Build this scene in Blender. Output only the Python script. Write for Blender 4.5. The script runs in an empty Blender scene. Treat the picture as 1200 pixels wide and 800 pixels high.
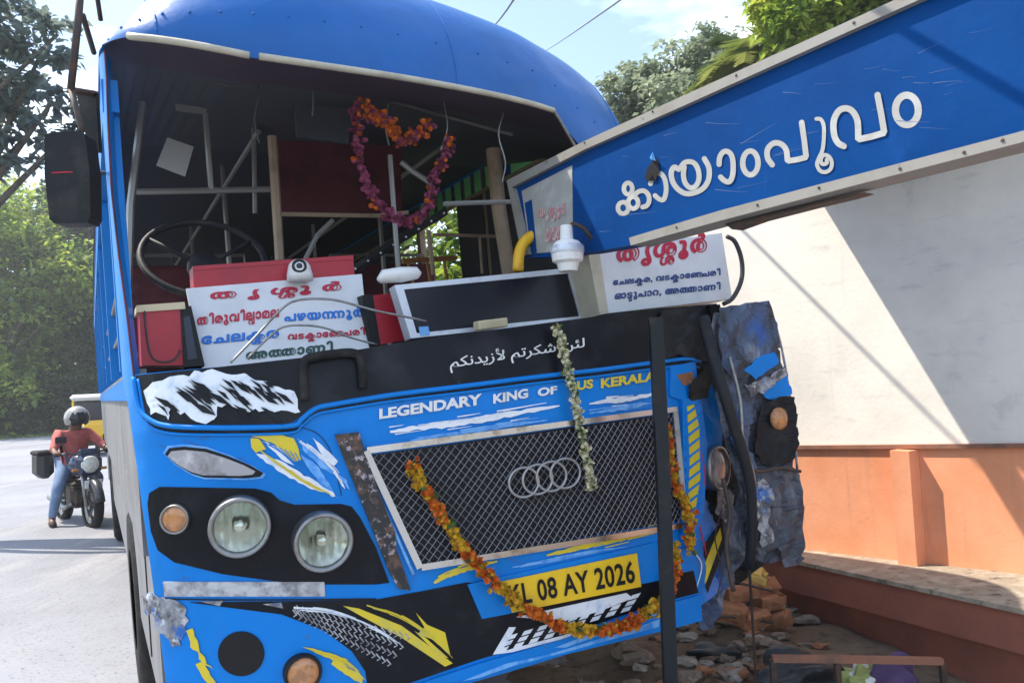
import bpy, bmesh, math, random
import numpy as np
from mathutils import Vector, Matrix

SC = bpy.context.scene
COL = SC.collection
R = math.radians

# ------------------------------------------------------------------ camera
CAM_H = 1.55
PITCH, ROLL, FPX = R(3.05), R(2.7), 871.0        # focal length in pixels of the 1200 px wide photograph
F0 = np.array([0, math.cos(PITCH), math.sin(PITCH)])
U0 = np.array([0, -math.sin(PITCH), math.cos(PITCH)])
R0 = np.array([1.0, 0, 0])
CR = math.cos(ROLL) * R0 - math.sin(ROLL) * U0
CU = math.cos(ROLL) * U0 + math.sin(ROLL) * R0
CAM = np.array([0, 0, CAM_H])
cd = bpy.data.cameras.new('camera')
cam = bpy.data.objects.new('camera', cd)
COL.objects.link(cam)
cd.sensor_fit = 'HORIZONTAL'
cd.sensor_width = 36
cd.lens = FPX / 1200 * 36
cd.clip_start, cd.clip_end = 0.05, 3000
M = Matrix.Identity(4)
for i in range(3):
    M[i][0], M[i][1], M[i][2], M[i][3] = CR[i], CU[i], -F0[i], CAM[i]
cam.matrix_world = M
SC.camera = cam

# ------------------------------------------------------------------ sky, sun, exposure
SUN = Vector((-0.886, 0.255, 1.35)).normalized()      # towards the sun: left, a little ahead, about 56 degrees up
W = bpy.data.worlds.new('World')
SC.world = W
W.use_nodes = True
nt = W.node_tree
nt.nodes.clear()
wo = nt.nodes.new('ShaderNodeOutputWorld')
bg = nt.nodes.new('ShaderNodeBackground')
sky = nt.nodes.new('ShaderNodeTexSky')
sky.sky_type = 'NISHITA'
sky.sun_disc = False
sky.sun_elevation = math.asin(SUN.z)
sky.sun_rotation = math.atan2(SUN.x, SUN.y) % (2 * math.pi)
sky.air_density, sky.dust_density, sky.ozone_density = 1.2, 0.8, 1.6
tc = nt.nodes.new('ShaderNodeTexCoord')
mp = nt.nodes.new('ShaderNodeMapping')
mp.inputs['Scale'].default_value = (1.6, 1.6, 4.5)
nz = nt.nodes.new('ShaderNodeTexNoise')
nz.inputs['Scale'].default_value = 1.7
nz.inputs['Detail'].default_value = 7
nz.inputs['Roughness'].default_value = 0.55
cr = nt.nodes.new('ShaderNodeValToRGB')
cr.color_ramp.elements[0].position = 0.47
cr.color_ramp.elements[0].color = (0.05, 0.05, 0.05, 1)
cr.color_ramp.elements[1].position = 0.68
mx = nt.nodes.new('ShaderNodeMix')
mx.data_type = 'RGBA'
mx.inputs[7].default_value = (8.4, 9.7, 11.6, 1)      # bright thin cloud
nt.links.new(tc.outputs['Generated'], mp.inputs['Vector'])
nt.links.new(mp.outputs[0], nz.inputs['Vector'])
nt.links.new(nz.outputs['Fac'], cr.inputs['Fac'])
nt.links.new(cr.outputs['Color'], mx.inputs[0])
nt.links.new(sky.outputs[0], mx.inputs[6])
nt.links.new(mx.outputs[2], bg.inputs['Color'])
bg.inputs['Strength'].default_value = 0.15
nt.links.new(bg.outputs[0], wo.inputs['Surface'])
sl = bpy.data.lights.new('sun', 'SUN')
sl.energy = 4.4
sl.angle = R(0.53)
sl.color = (1.0, 0.91, 0.77)
so = bpy.data.objects.new('sun', sl)
COL.objects.link(so)
so.rotation_euler = SUN.to_track_quat('Z', 'Y').to_euler()
so.location = (-20, 5, 30)
SC.view_settings.view_transform = 'Standard'
SC.view_settings.look = 'None'
SC.view_settings.gamma = 1
SC.view_settings.exposure = 0.86
SC.view_settings.use_curve_mapping = False

# ------------------------------------------------------------------ helpers: pixels to rays, surfaces
def rays(P):
    P = np.asarray(P, float).reshape(-1, 2)
    return F0 + np.outer((P[:, 0] - 600) / FPX, CR) + np.outer((400 - P[:, 1]) / FPX, CU)

TH, PHI = R(29.6), R(2.5)                            # heading and lean of the crashed bus
_r = np.array([math.cos(TH), math.sin(TH), 0])
EX = _r * math.cos(PHI) + np.array([0, 0, 1]) * math.sin(PHI)
BZ = np.array([0, 0, 1]) * math.cos(PHI) - _r * math.sin(PHI)
EY = np.array([-math.sin(TH), math.cos(TH), 0])
C0 = np.array([0.0935, 2.6075, 0.0]) + 0.04 * np.array([math.cos(TH), math.sin(TH), 0])

def bw(u, y, z):
    return C0 + EX * u + EY * y + BZ * z

def bwa(B):
    B = np.asarray(B, float).reshape(-1, 3)
    return C0 + np.outer(B[:, 0], EX) + np.outer(B[:, 1], EY) + np.outer(B[:, 2], BZ)

HW = 1.25
def front(u, z):
    """depth of the bus front: rounded plan, raked above the dash, its right top pushed in by the crash"""
    u = np.asarray(u, float); z = np.asarray(z, float)
    a = np.clip(np.abs(u) / HW, 0, 1)
    b = 0.45 * (1 - (1 - a ** 2.3) ** (1 / 2.3))
    k = 0.16 * np.maximum(z - 1.5, 0)
    s = np.clip((z - 1.85) / 0.6, 0, 1)
    s = s * s * (3 - 2 * s)
    return b + k + s * 0.2 * np.maximum(u + 1.1, 0) ** 1.1

def front_normal(u, z):
    e = 1e-3
    fu = (front(u + e, z) - front(u - e, z)) / (2 * e)
    fz = (front(u, z + e) - front(u, z - e)) / (2 * e)
    n = np.stack([fu, -np.ones_like(fu), fz], 1)
    n = np.clip(n, -4, 4)
    return n / np.linalg.norm(n, axis=1)[:, None]

def bus_hit(P):
    D = rays(P)
    q = CAM - C0
    o = np.array([q @ EX, q @ EY, q @ BZ])
    d = np.stack([D @ EX, D @ EY, D @ BZ], 1)
    t = np.full(len(d), 0.8)
    lo = t.copy(); hi = np.full(len(d), -1.0)
    for i in range(1400):
        t = 0.8 + i * 0.004
        p = o + d * t
        ok = (p[:, 1] >= front(p[:, 0], p[:, 2])) & (hi < 0) & (np.abs(p[:, 0]) < HW)
        hi[ok] = t
        if (hi > 0).all():
            break
    hi[hi < 0] = 3.2
    lo = hi - 0.004
    for i in range(14):
        m = (lo + hi) / 2
        p = o + d * m[:, None]
        f = p[:, 1] >= front(p[:, 0], p[:, 2])
        hi = np.where(f, m, hi); lo = np.where(f, lo, m)
    return o + d * hi[:, None]

def S_BUS(P, off=0.0):
    b = bus_hit(P)
    b[:, 0] = np.clip(b[:, 0], -HW + 1e-4, HW - 1e-4)
    return bwa(b + front_normal(b[:, 0], b[:, 2]) * off)

def S_BY(y0, lean=0.0, yaw=0.0):
    """surface: a plane across the bus at depth y0"""
    p0 = bw(0, y0, 1.6)
    n = -(EY * 1.0) + BZ * lean + EX * yaw
    return S_PL(p0, n)

def S_PL(p0, n):
    p0 = np.asarray(p0, float); n = np.asarray(n, float); n = n / np.linalg.norm(n)
    def f(P, off=0.0):
        D = rays(P)
        t = ((p0 - CAM) @ n) / (D @ n)
        return CAM + D * t[:, None] + n * off
    return f

def at(x, y, depth):
    return CAM + rays([(x, y)])[0] * depth

# ------------------------------------------------------------------ helpers: meshes
class MB:
    def __init__(s):
        s.v, s.f, s.m, s.mats = [], [], [], []
        s.cur = 0
    def mat(s, m):
        if m not in s.mats: s.mats.append(m)
        s.cur = s.mats.index(m)
        return s
    def add(s, V, Fc):
        b = len(s.v)
        s.v.extend([tuple(map(float, p)) for p in V])
        for f in Fc:
            s.f.append([b + i for i in f]); s.m.append(s.cur)
        return s
    def box(s, c, size, ax=None, bev=0.0):
        c = np.asarray(c, float); h = np.asarray(size, float) / 2
        A = np.eye(3) if ax is None else np.asarray(ax, float)
        if bev <= 0:
            V = [c + A[0] * h[0] * i + A[1] * h[1] * j + A[2] * h[2] * k for i in (-1, 1) for j in (-1, 1) for k in (-1, 1)]
            return s.add(V, [(0, 1, 3, 2), (4, 6, 7, 5), (0, 4, 5, 1), (2, 3, 7, 6), (0, 2, 6, 4), (1, 5, 7, 3)])
        bev = min(bev, min(h) * .9)
        V = []; idx = {}
        for i in (-1, 1):
            for j in (-1, 1):
                for k in (-1, 1):
                    for a in range(3):
                        q = [h[0] - bev, h[1] - bev, h[2] - bev]; q[a] = h[a]
                        idx[(i, j, k, a)] = len(V)
                        V.append(c + A[0] * q[0] * i + A[1] * q[1] * j + A[2] * q[2] * k)
        Fc = []
        for a in range(3):
            b_, c_ = (a + 1) % 3, (a + 2) % 3
            for sg in (-1, 1):
                L = []
                for (p, q) in ((-1, -1), (1, -1), (1, 1), (-1, 1)):
                    t = [0, 0, 0]; t[a] = sg; t[b_] = p; t[c_] = q
                    L.append(idx[(t[0], t[1], t[2], a)])
                Fc.append(L if sg > 0 else L[::-1])
        for a in range(3):
            b_, c_ = (a + 1) % 3, (a + 2) % 3
            for p in (-1, 1):
                for q in (-1, 1):
                    t0 = [0, 0, 0]; t0[a] = -1; t0[b_] = p; t0[c_] = q
                    t1 = list(t0); t1[a] = 1
                    L = [idx[(*t0, b_)], idx[(*t1, b_)], idx[(*t1, c_)], idx[(*t0, c_)]]
                    Fc.append(L if p * q < 0 else L[::-1])
        for i in (-1, 1):
            for j in (-1, 1):
                for k in (-1, 1):
                    L = [idx[(i, j, k, a)] for a in range(3)]
                    Fc.append(L if i * j * k > 0 else L[::-1])
        return s.add(V, Fc)
    def tube(s, pts, r, n=8, cap=True, sq=False):
        pts = [np.asarray(p, float) for p in pts]
        rs = r if hasattr(r, '__len__') else [r] * len(pts)
        V, Fc = [], []
        up = None
        for i, p in enumerate(pts):
            a = pts[max(i - 1, 0)]; b = pts[min(i + 1, len(pts) - 1)]
            t = b - a; t = t / (np.linalg.norm(t) + 1e-12)
            if up is None:
                up = np.array([0, 0, 1.]) if abs(t[2]) < .9 else np.array([1., 0, 0])
            x = np.cross(t, up); x /= np.linalg.norm(x) + 1e-12
            up = np.cross(x, t)
            for k in range(n):
                an = 2 * math.pi * (k + .5 * (1 if sq else 0)) / n
                V.append(p + (x * math.cos(an) + up * math.sin(an)) * rs[i] * (1.414 if sq else 1))
        for i in range(len(pts) - 1):
            for k in range(n):
                k2 = (k + 1) % n
                Fc.append((i * n + k, i * n + k2, (i + 1) * n + k2, (i + 1) * n + k))
        if cap:
            Fc.append(tuple(range(n))[::-1]); Fc.append(tuple((len(pts) - 1) * n + k for k in range(n)))
        return s.add(V, Fc)
    def lathe(s, c, axis, prof, n=32, x=None):
        """prof: list of (radius, height along axis)"""
        c = np.asarray(c, float); t = np.asarray(axis, float); t /= np.linalg.norm(t)
        up = np.array([0, 0, 1.]) if abs(t[2]) < .9 else np.array([1., 0, 0])
        x = np.cross(t, up); x /= np.linalg.norm(x); up = np.cross(x, t)
        V, Fc = [], []
        for (rr, h) in prof:
            for k in range(n):
                an = 2 * math.pi * k / n
                V.append(c + t * h + (x * math.cos(an) + up * math.sin(an)) * rr)
        for i in range(len(prof) - 1):
            for k in range(n):
                k2 = (k + 1) % n
                Fc.append((i * n + k, i * n + k2, (i + 1) * n + k2, (i + 1) * n + k))
        return s.add(V, Fc)
    def grid(s, G):
        """G: rows x cols array of points"""
        G = np.asarray(G, float); a, b = G.shape[:2]
        Fc = [(i * b + j, i * b + j + 1, (i + 1) * b + j + 1, (i + 1) * b + j) for i in range(a - 1) for j in range(b - 1)]
        return s.add(G.reshape(-1, 3), Fc)
    def blob(s, c, r, seed=0, n=2, amp=.25, scale=(1, 1, 1)):
        V, Fc = ico(n)
        rnd = random.Random(seed)
        ph = [(rnd.uniform(2, 5), rnd.uniform(0, 6), np.array([rnd.gauss(0, 1) for _ in range(3)])) for _ in range(4)]
        out = []
        for p in V:
            k = 1 + amp * sum(math.sin(f * (p @ d) + o) for f, o, d in ph) / 3
            out.append(np.asarray(c) + p * k * r * np.asarray(scale))
        return s.add(out, Fc)
    def patch(s, poly, surf, off=0.003, thick=0.0, L=22):
        V, T, edge = refine(poly, L)
        W_ = surf(V, off)
        b = [tuple(t) for t in T]
        s.add(W_, b)
        if thick:
            W2 = surf(V, off - thick)
            n0 = len(W_)
            fl = [(a_, b_, n0 + b_, n0 + a_) for a_, b_ in edge]
            s.add(np.vstack([W_, W2]), fl + [tuple(n0 + i for i in t[::-1]) for t in T])
        return s
    def text(s, txt, quad, surf, off=0.004, bold=0.0, shear=0.0, spacing=1.0):
        """letters fitted into the picture quad [bottom left, bottom right, top right, top left] on a surface"""
        V, Fc = mal(txt, bold, shear, spacing) if ('+' in txt or '/' in txt) else glyphs(txt, bold, shear, spacing)
        lo, hi = V.min(0), V.max(0)
        zz = V[:, 2] / max(1e-6, np.abs(V[:, 2]).max()) * .0012
        t = (V - lo) / (hi - lo + 1e-9)
        q = np.asarray(quad, float)
        a = (1 - t[:, :1]); b = t[:, :1]; c = (1 - t[:, 1:2]); d = t[:, 1:2]
        P = a * c * q[0] + b * c * q[1] + b * d * q[2] + a * d * q[3]
        W0 = surf(P, off); W1 = surf(P, off + .001)
        return s.add(W0 + (W1 - W0) * 1000 * zz[:, None], Fc)
    def ribbon(s, px, hw, surf, off=.004, rise=.0006):
        px = np.asarray(px, float); d = np.gradient(px, axis=0); d /= np.linalg.norm(d, axis=1)[:, None] + 1e-9
        nn = np.stack([-d[:, 1], d[:, 0]], 1) * np.asarray(hw).reshape(-1, 1); k = len(px)
        A = surf(px + nn, off); B_ = surf(px - nn, off); T = surf(px, off + .001) - surf(px, off)
        T = T * (np.linspace(0, 1, k)[:, None] * rise * 1000)
        V = np.vstack([A + T, B_ + T])
        s.add(V, [(i, i + 1, k + i + 1, k + i) for i in range(k - 1)])
        for e in (0, -1):
            th = np.linspace(0, 2 * math.pi, 13)[:-1]; h_ = float(np.asarray(hw).reshape(-1)[e if len(np.asarray(hw).reshape(-1)) > 1 else 0])
            C = surf(px[e] + h_ * np.stack([np.cos(th), np.sin(th)], 1), off + rise * (0 if e == 0 else 1) - .0003); s.add(C, [tuple(range(12))])
        return s
    def build(s, name, mat=None, parent=None, org=None, smooth=False, loc=None):
        me = bpy.data.meshes.new(name)
        root = parent
        while root is not None and root.parent is not None: root = root.parent
        if loc is None:
            loc = np.array(root.location) if root is not None else np.zeros(3)
        used = sorted({i for f in s.f for i in f})
        if len(used) < len(s.v):
            ren = {i: k for k, i in enumerate(used)}; s.v = [s.v[i] for i in used]; s.f = [[ren[i] for i in f] for f in s.f]
        V = [tuple(np.asarray(p) - np.asarray(loc)) for p in s.v]
        me.from_pydata(V, [], s.f)
        mats = s.mats if s.mats else [mat]
        for m in mats: me.materials.append(MT[m] if isinstance(m, str) else m)
        if s.mats: me.polygons.foreach_set('material_index', s.m)
        if smooth: me.polygons.foreach_set('use_smooth', [True] * len(me.polygons))
        me.update()
        o = bpy.data.objects.new(name, me)
        COL.objects.link(o)
        if parent is not None:
            o.parent = parent
        else:
            o.location = tuple(loc)
        return o

_ico = {}
def ico(n):
    if n not in _ico:
        bm = bmesh.new(); bmesh.ops.create_icosphere(bm, subdivisions=n, radius=1)
        bm.verts.ensure_lookup_table()
        _ico[n] = ([np.array(v.co) for v in bm.verts], [tuple(v.index for v in f.verts) for f in bm.faces]); bm.free()
    return _ico[n]

def jag(poly, amp, seed, step=5):
    """a torn outline: edges broken up and jittered"""
    rg = random.Random(seed); out = []
    for i in range(len(poly)):
        a, c = np.array(poly[i], float), np.array(poly[(i + 1) % len(poly)], float)
        n = max(1, int(np.linalg.norm(c - a) / step))
        for k in range(n):
            p = a + (c - a) * k / n
            out.append(tuple(p + np.array([rg.gauss(0, amp), rg.gauss(0, amp)])) if k else tuple(p))
    return out

def refine(poly, L):
    bm = bmesh.new()
    vs = [bm.verts.new((p[0], p[1], 0)) for p in poly]
    bm.faces.new(vs)
    bmesh.ops.triangulate(bm, faces=bm.faces[:])
    for _ in range(6):
        ed = [e for e in bm.edges if e.calc_length() > L]
        if not ed: break
        bmesh.ops.subdivide_edges(bm, edges=ed, cuts=1)
        bmesh.ops.triangulate(bm, faces=bm.faces[:])
    bm.verts.index_update()
    V = np.array([(v.co.x, v.co.y) for v in bm.verts])
    T = [[v.index for v in f.verts] for f in bm.faces]
    edge = []
    for e in bm.edges:
        if len(e.link_faces) == 1: edge.append((e.verts[0].index, e.verts[1].index))
    bm.free()
    return V, T, edge

_gl = {}
def glyphs(txt, bold, shear, spacing):
    key = (txt, bold, shear, spacing)
    if key not in _gl:
        c = bpy.data.curves.new('lettering', 'FONT')
        c.body = txt; c.size = 1; c.bevel_depth = bold; c.bevel_resolution = 1; c.shear = shear; c.space_character = spacing
        c.resolution_u = 3
        o = bpy.data.objects.new('lettering', c)
        COL.objects.link(o)
        dg = bpy.context.evaluated_depsgraph_get(); dg.update()
        me = bpy.data.meshes.new_from_object(o.evaluated_get(dg))
        V = np.array([tuple(v.co) for v in me.vertices]); Fc = [tuple(p.vertices) for p in me.polygons]
        bpy.data.objects.remove(o); bpy.data.curves.remove(c); bpy.data.meshes.remove(me)
        _gl[key] = (V, Fc)
    return _gl[key]

def mal(txt, bold, shear, spacing):
    """Malayalam clusters: a token 'A/B' sets B small under A, 'A+B' sets B tight against A; tokens are split by '|'"""
    x = 0; AV, AF = [], []
    def put(g, ox, oy, sc):
        V, Fc = glyphs(g, bold, shear, spacing); V = V.copy(); lo = V[:, 0].min()
        V[:, 0] = (V[:, 0] - lo) * sc + ox; V[:, 1] = V[:, 1] * sc + oy
        n0 = sum(len(v) for v in AV); AV.append(V); AF.extend([tuple(n0 + i for i in f) for f in Fc]); return V[:, 0].max()
    for tok in txt.split('|'):
        if tok == ' ': x += .35; continue
        if '/' in tok:
            a, c = tok.split('/'); e = put(a, x, 0, 1); put(c, x + (e - x) * .28, -.40, .62); x = e + .07
        elif '+' in tok:
            a, c = tok.split('+'); e = put(a, x, 0, 1); x = put(c, e - .14, 0, 1) + .07
        else: x = put(tok, x, 0, 1) + .07
    return np.vstack(AV), AF

def tag(o, label, cat, group=None, kind=None):
    if label: o['label'] = label
    if cat: o['category'] = cat
    if group: o['group'] = group
    if kind: o['kind'] = kind
    return o

def thing(name, label, cat, loc=(0, 0, 0), group=None):
    o = bpy.data.objects.new(name, None)
    o.empty_display_size = 0.1
    COL.objects.link(o)
    o.location = tuple(float(x) for x in loc)
    return tag(o, label, cat, group)

def struct(o):
    o['kind'] = 'structure'
    return o

def spline(pts, n=8):
    """Catmull-Rom through points of any dimension"""
    P = [np.asarray(p, float) for p in pts]
    P = [2 * P[0] - P[1]] + P + [2 * P[-1] - P[-2]]
    out = []
    for i in range(1, len(P) - 2):
        for k in range(n):
            t = k / n
            out.append(.5 * ((2 * P[i]) + (-P[i - 1] + P[i + 1]) * t + (2 * P[i - 1] - 5 * P[i] + 4 * P[i + 1] - P[i + 2]) * t * t
                             + (-P[i - 1] + 3 * P[i] - 3 * P[i + 1] + P[i + 2]) * t ** 3))
    out.append(P[-2])
    return out

# ------------------------------------------------------------------ materials
MT = {}
def mat(name, col, rough=.6, metal=0.0, spec=.5, coat=0.0, noise=None, bump=None, alpha=None, trans=0.0, emit=None, coords='Object'):
    """noise: list of (colour, scale, low, high, detail) blotches laid over the base colour; bump: (scale, strength)"""
    m = bpy.data.materials.new(name); m.use_nodes = True
    n = m.node_tree.nodes; l = m.node_tree.links
    b = n['Principled BSDF']
    b.inputs['Base Color'].default_value = (*col, 1)
    b.inputs['Roughness'].default_value = rough
    b.inputs['Metallic'].default_value = metal
    b.inputs['Specular IOR Level'].default_value = spec
    b.inputs['Coat Weight'].default_value = coat
    b.inputs['Coat Roughness'].default_value = .08
    if trans: b.inputs['Transmission Weight'].default_value = trans
    t = n.new('ShaderNodeTexCoord')
    prev = None
    for (c2, sc, lo, hi, det) in (noise or []):
        z = n.new('ShaderNodeTexNoise'); 
        if hasattr(sc, '__len__'):
            mpn = n.new('ShaderNodeMapping'); mpn.inputs['Scale'].default_value = sc
            l.new(t.outputs[coords], mpn.inputs[0]); l.new(mpn.outputs[0], z.inputs['Vector']); z.inputs['Scale'].default_value = 1
        else:
            z.inputs['Scale'].default_value = sc
            l.new(t.outputs[coords], z.inputs['Vector'])
        z.inputs['Detail'].default_value = det; z.inputs['Roughness'].default_value = .62
        rp = n.new('ShaderNodeMapRange'); rp.inputs[1].default_value = lo; rp.inputs[2].default_value = hi
        l.new(z.outputs['Fac'], rp.inputs[0])
        mxn = n.new('ShaderNodeMix'); mxn.data_type = 'RGBA'
        l.new(rp.outputs[0], mxn.inputs[0])
        if prev is None: mxn.inputs[6].default_value = (*col, 1)
        else: l.new(prev, mxn.inputs[6])
        mxn.inputs[7].default_value = (*c2, 1)
        prev = mxn.outputs[2]
    if prev is not None: l.new(prev, b.inputs['Base Color'])
    if bump:
        z = n.new('ShaderNodeTexNoise'); z.inputs['Scale'].default_value = bump[0]; z.inputs['Detail'].default_value = 6
        l.new(t.outputs[coords], z.inputs['Vector'])
        bp = n.new('ShaderNodeBump'); bp.inputs['Strength'].default_value = bump[1]; bp.inputs['Distance'].default_value = bump[2] if len(bump) > 2 else .01
        l.new(z.outputs['Fac'], bp.inputs['Height']); l.new(bp.outputs[0], b.inputs['Normal'])
    if emit:
        b.inputs['Emission Color'].default_value = (*emit[0], 1); b.inputs['Emission Strength'].default_value = emit[1]
    MT[name] = m
    return m

def leafmat(name, c1, c2, c3, tr=.45, scale=1.2):
    m = bpy.data.materials.new(name); m.use_nodes = True
    n = m.node_tree.nodes; l = m.node_tree.links
    n.remove(n['Principled BSDF'])
    out = n['Material Output']
    t = n.new('ShaderNodeTexCoord')
    z = n.new('ShaderNodeTexNoise'); z.inputs['Scale'].default_value = scale; z.inputs['Detail'].default_value = 5
    l.new(t.outputs['Object'], z.inputs['Vector'])
    rp = n.new('ShaderNodeValToRGB')
    e = rp.color_ramp.elements
    e[0].position, e[0].color = .33, (*c1, 1)
    e[1].position, e[1].color = .68, (*c3, 1)
    k = e.new(.5); k.color = (*c2, 1)
    l.new(z.outputs['Fac'], rp.inputs[0])
    d = n.new('ShaderNodeBsdfDiffuse'); tl = n.new('ShaderNodeBsdfTranslucent'); g = n.new('ShaderNodeBsdfGlossy')
    g.inputs['Roughness'].default_value = .45
    ms = n.new('ShaderNodeMixShader'); ms.inputs[0].default_value = tr
    m2 = n.new('ShaderNodeMixShader'); m2.inputs[0].default_value = .04
    hs = n.new('ShaderNodeHueSaturation'); hs.inputs['Value'].default_value = 1.5; hs.inputs['Hue'].default_value = .485
    l.new(rp.outputs[0], d.inputs[0]); l.new(rp.outputs[0], hs.inputs['Color']); l.new(hs.outputs[0], tl.inputs[0])
    l.new(d.outputs[0], ms.inputs[1]); l.new(tl.outputs[0], ms.inputs[2])
    l.new(ms.outputs[0], m2.inputs[1]); l.new(g.outputs[0], m2.inputs[2])
    l.new(m2.outputs[0], out.inputs['Surface'])
    MT[name] = m

BLUE = (0.0, 0.195, 0.63)
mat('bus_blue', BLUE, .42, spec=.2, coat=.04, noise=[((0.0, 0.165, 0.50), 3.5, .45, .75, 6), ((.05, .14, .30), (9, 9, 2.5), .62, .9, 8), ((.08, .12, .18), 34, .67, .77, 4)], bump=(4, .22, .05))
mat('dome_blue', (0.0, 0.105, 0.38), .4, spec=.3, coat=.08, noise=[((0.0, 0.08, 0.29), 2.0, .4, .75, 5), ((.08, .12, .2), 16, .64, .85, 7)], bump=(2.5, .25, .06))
mat('light_blue', (.16, .42, .80), .4, noise=[((.03, .25, .7), 22, .45, .62, 6)])
mat('black_gloss', (.005, .006, .010), .34, spec=.18, noise=[((.03, .03, .036), 7, .5, .85, 8), ((.06, .06, .06), 30, .68, .8, 5)])
mat('black_matt', (.009, .010, .013), .6, spec=.3, noise=[((.06, .055, .05), 8, .52, .85, 7)])
mat('rubber', (.009, .009, .010), .75, spec=.25, noise=[((.05, .045, .04), 12, .5, .8, 5)])
mat('white_paint', (.72, .72, .71), .5, noise=[((.45, .43, .4), 14, .5, .8, 8)])
mat('white_sticker', (.75, .78, .82), .45, noise=[((.4, .5, .65), 18, .52, .75, 6)])
mat('yellow_sticker', (.68, .52, .02), .45, noise=[((.45, .42, .12), 16, .5, .75, 6)])
mat('grey_sticker', (.5, .5, .52), .5, noise=[((.2, .2, .22), 25, .42, .62, 8)])
mat('chrome', (.62, .62, .6), .26, metal=1, noise=[((.3, .25, .18), 14, .55, .75, 7)])
mat('steel_dull', (.28, .28, .28), .4, metal=.9, noise=[((.12, .10, .08), 20, .5, .75, 7)])
mat('ring_metal', (.34, .34, .35), .35, metal=.8)
mat('wire_metal', (.26, .26, .28), .38, metal=.8)
mat('plate_yellow', (.80, .50, .01), .45, noise=[((.55, .36, .04), 12, .5, .8, 7)])
mat('ink_black', (.006, .006, .008), .55, spec=.3)
mat('scratch_pale', (.06, .12, .28), .6)
mat('ink_red', (.5, .012, .05), .55)
mat('ink_blue', (.01, .17, .62), .55)
mat('ink_navy', (.02, .06, .24), .55)
mat('ink_green', (.015, .07, .06), .55)
mat('board_white', (.70, .72, .76), .5, noise=[((.55, .56, .58), 6, .45, .8, 6)])
mat('board_beige', (.5, .46, .36), .6, noise=[((.3, .26, .2), 10, .45, .8, 6)])
mat('red_paint', (.42, .012, .03), .42, noise=[((.24, .012, .03), 6, .45, .8, 6)])
mat('red_cloth', (.12, .022, .035), .85, noise=[((.05, .012, .018), 6, .45, .7, 6)])
mat('purple_lining', (.045, .028, .055), .7, noise=[((.025, .02, .04), 4, .4, .7, 4)])
mat('interior_dark', (.036, .044, .065), .7, noise=[((.06, .05, .05), 5, .5, .8, 5)])
mat('rail_grey', (.30, .30, .29), .42, metal=.4)
mat('rail_tan', (.36, .27, .19), .55, noise=[((.18, .13, .09), 9, .5, .75, 5)])
mat('rail_orange', (.6, .28, .10), .5)
mat('screen_black', (.006, .007, .014), .25, spec=.4)
mat('alu', (.62, .66, .72), .42, metal=.35, noise=[((.4, .42, .46), 20, .5, .8, 5)])
mat('plastic_white', (.75, .75, .73), .4, noise=[((.5, .48, .44), 12, .55, .85, 5)])
mat('cream', (.62, .52, .34), .65, noise=[((.42, .33, .2), 9, .5, .8, 5)])
mat('yellow_pipe', (.75, .42, .01), .45, noise=[((.4, .2, .01), 14, .5, .8, 6)])
mat('lens', (.75, .78, .74), .12, coat=1, noise=[((.5, .5, .42), 60, .4, .6, 3)], bump=(90, .5, .004))
mat('reflector', (.62, .64, .58), .22, metal=.9, noise=[((.36, .37, .30), 12, .45, .7, 5)])
mat('amber', (.52, .22, .08), .2, coat=.6, noise=[((.34, .15, .06), 40, .45, .6, 2)])
mat('dirty_lamp', (.38, .36, .38), .22, coat=.5, noise=[((.06, .05, .05), 7, .48, .66, 9), ((.62, .6, .6), 12, .6, .75, 6)])
mat('rust_trim', (.016, .016, .018), .55, noise=[((.12, .06, .04), 26, .52, .66, 8), ((.42, .36, .38), 45, .56, .66, 6)])
mat('crushed_dark', (.035, .042, .06), .5, noise=[((.17, .18, .22), (9, 9, 3), .48, .66, 10), ((.16, .09, .085), (12, 12, 4), .6, .74, 8), ((.32, .32, .34), (60, 60, 10), .66, .72, 5)], bump=(40, .5, .01))
mat('crushed', (.05, .075, .14), .5, noise=[((.24, .27, .33), (12, 12, 4), .53, .70, 10), ((.02, .024, .03), (9, 9, 3), .52, .64, 9), ((.01, .08, .32), (5, 5, 3), .58, .66, 6), ((.17, .085, .07), (14, 14, 6), .64, .74, 8), ((.42, .42, .45), (60, 60, 14), .66, .72, 5)], bump=(40, .5, .01))
mat('scrape_grey', (.34, .34, .36), .7, noise=[((.07, .07, .08), 18, .42, .58, 9), ((.02, .12, .4), 11, .56, .64, 6), ((.62, .62, .63), 30, .55, .7, 8)])
mat('marigold', (.66, .17, .008), .85, noise=[((.5, .08, .004), 60, .4, .6, 2)])
mat('marigold_yellow', (.62, .37, .015), .85, noise=[((.5, .22, .01), 60, .45, .65, 2)])
mat('pink_petal', (.30, .06, .13), .9, noise=[((.2, .03, .08), 50, .4, .6, 2)])
mat('leafy', (.08, .14, .03), .7)
mat('jasmine', (.70, .66, .48), .75, noise=[((.42, .40, .2), 90, .45, .6, 2)])
mat('sign_blue', (.0, .050, .21), .6, spec=.06, bump=(3.5, .3, .03), noise=[((.0, .034, .15), 2.2, .4, .75, 5), ((.01, .085, .32), (5, 5, 2), .6, .84, 7), ((.09, .12, .17), 36, .71, .78, 4)])  # board's shade put into this darker base blue
mat('sign_white', (.33, .33, .315), .5, noise=[((.5, .5, .5), 14, .5, .8, 6)])  # white greyed in its base colour to stand for shade on the board
mat('sign_trim', (.25, .24, .22), .6, noise=[((.20, .18, .15), 8, .5, .72, 9), ((.06, .055, .05), 26, .66, .74, 6)])  # frame darkened the same way, shade in the base colour
mat('faded_red', (.52, .22, .24), .6, noise=[((.6, .5, .48), 40, .45, .6, 5)])
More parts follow.
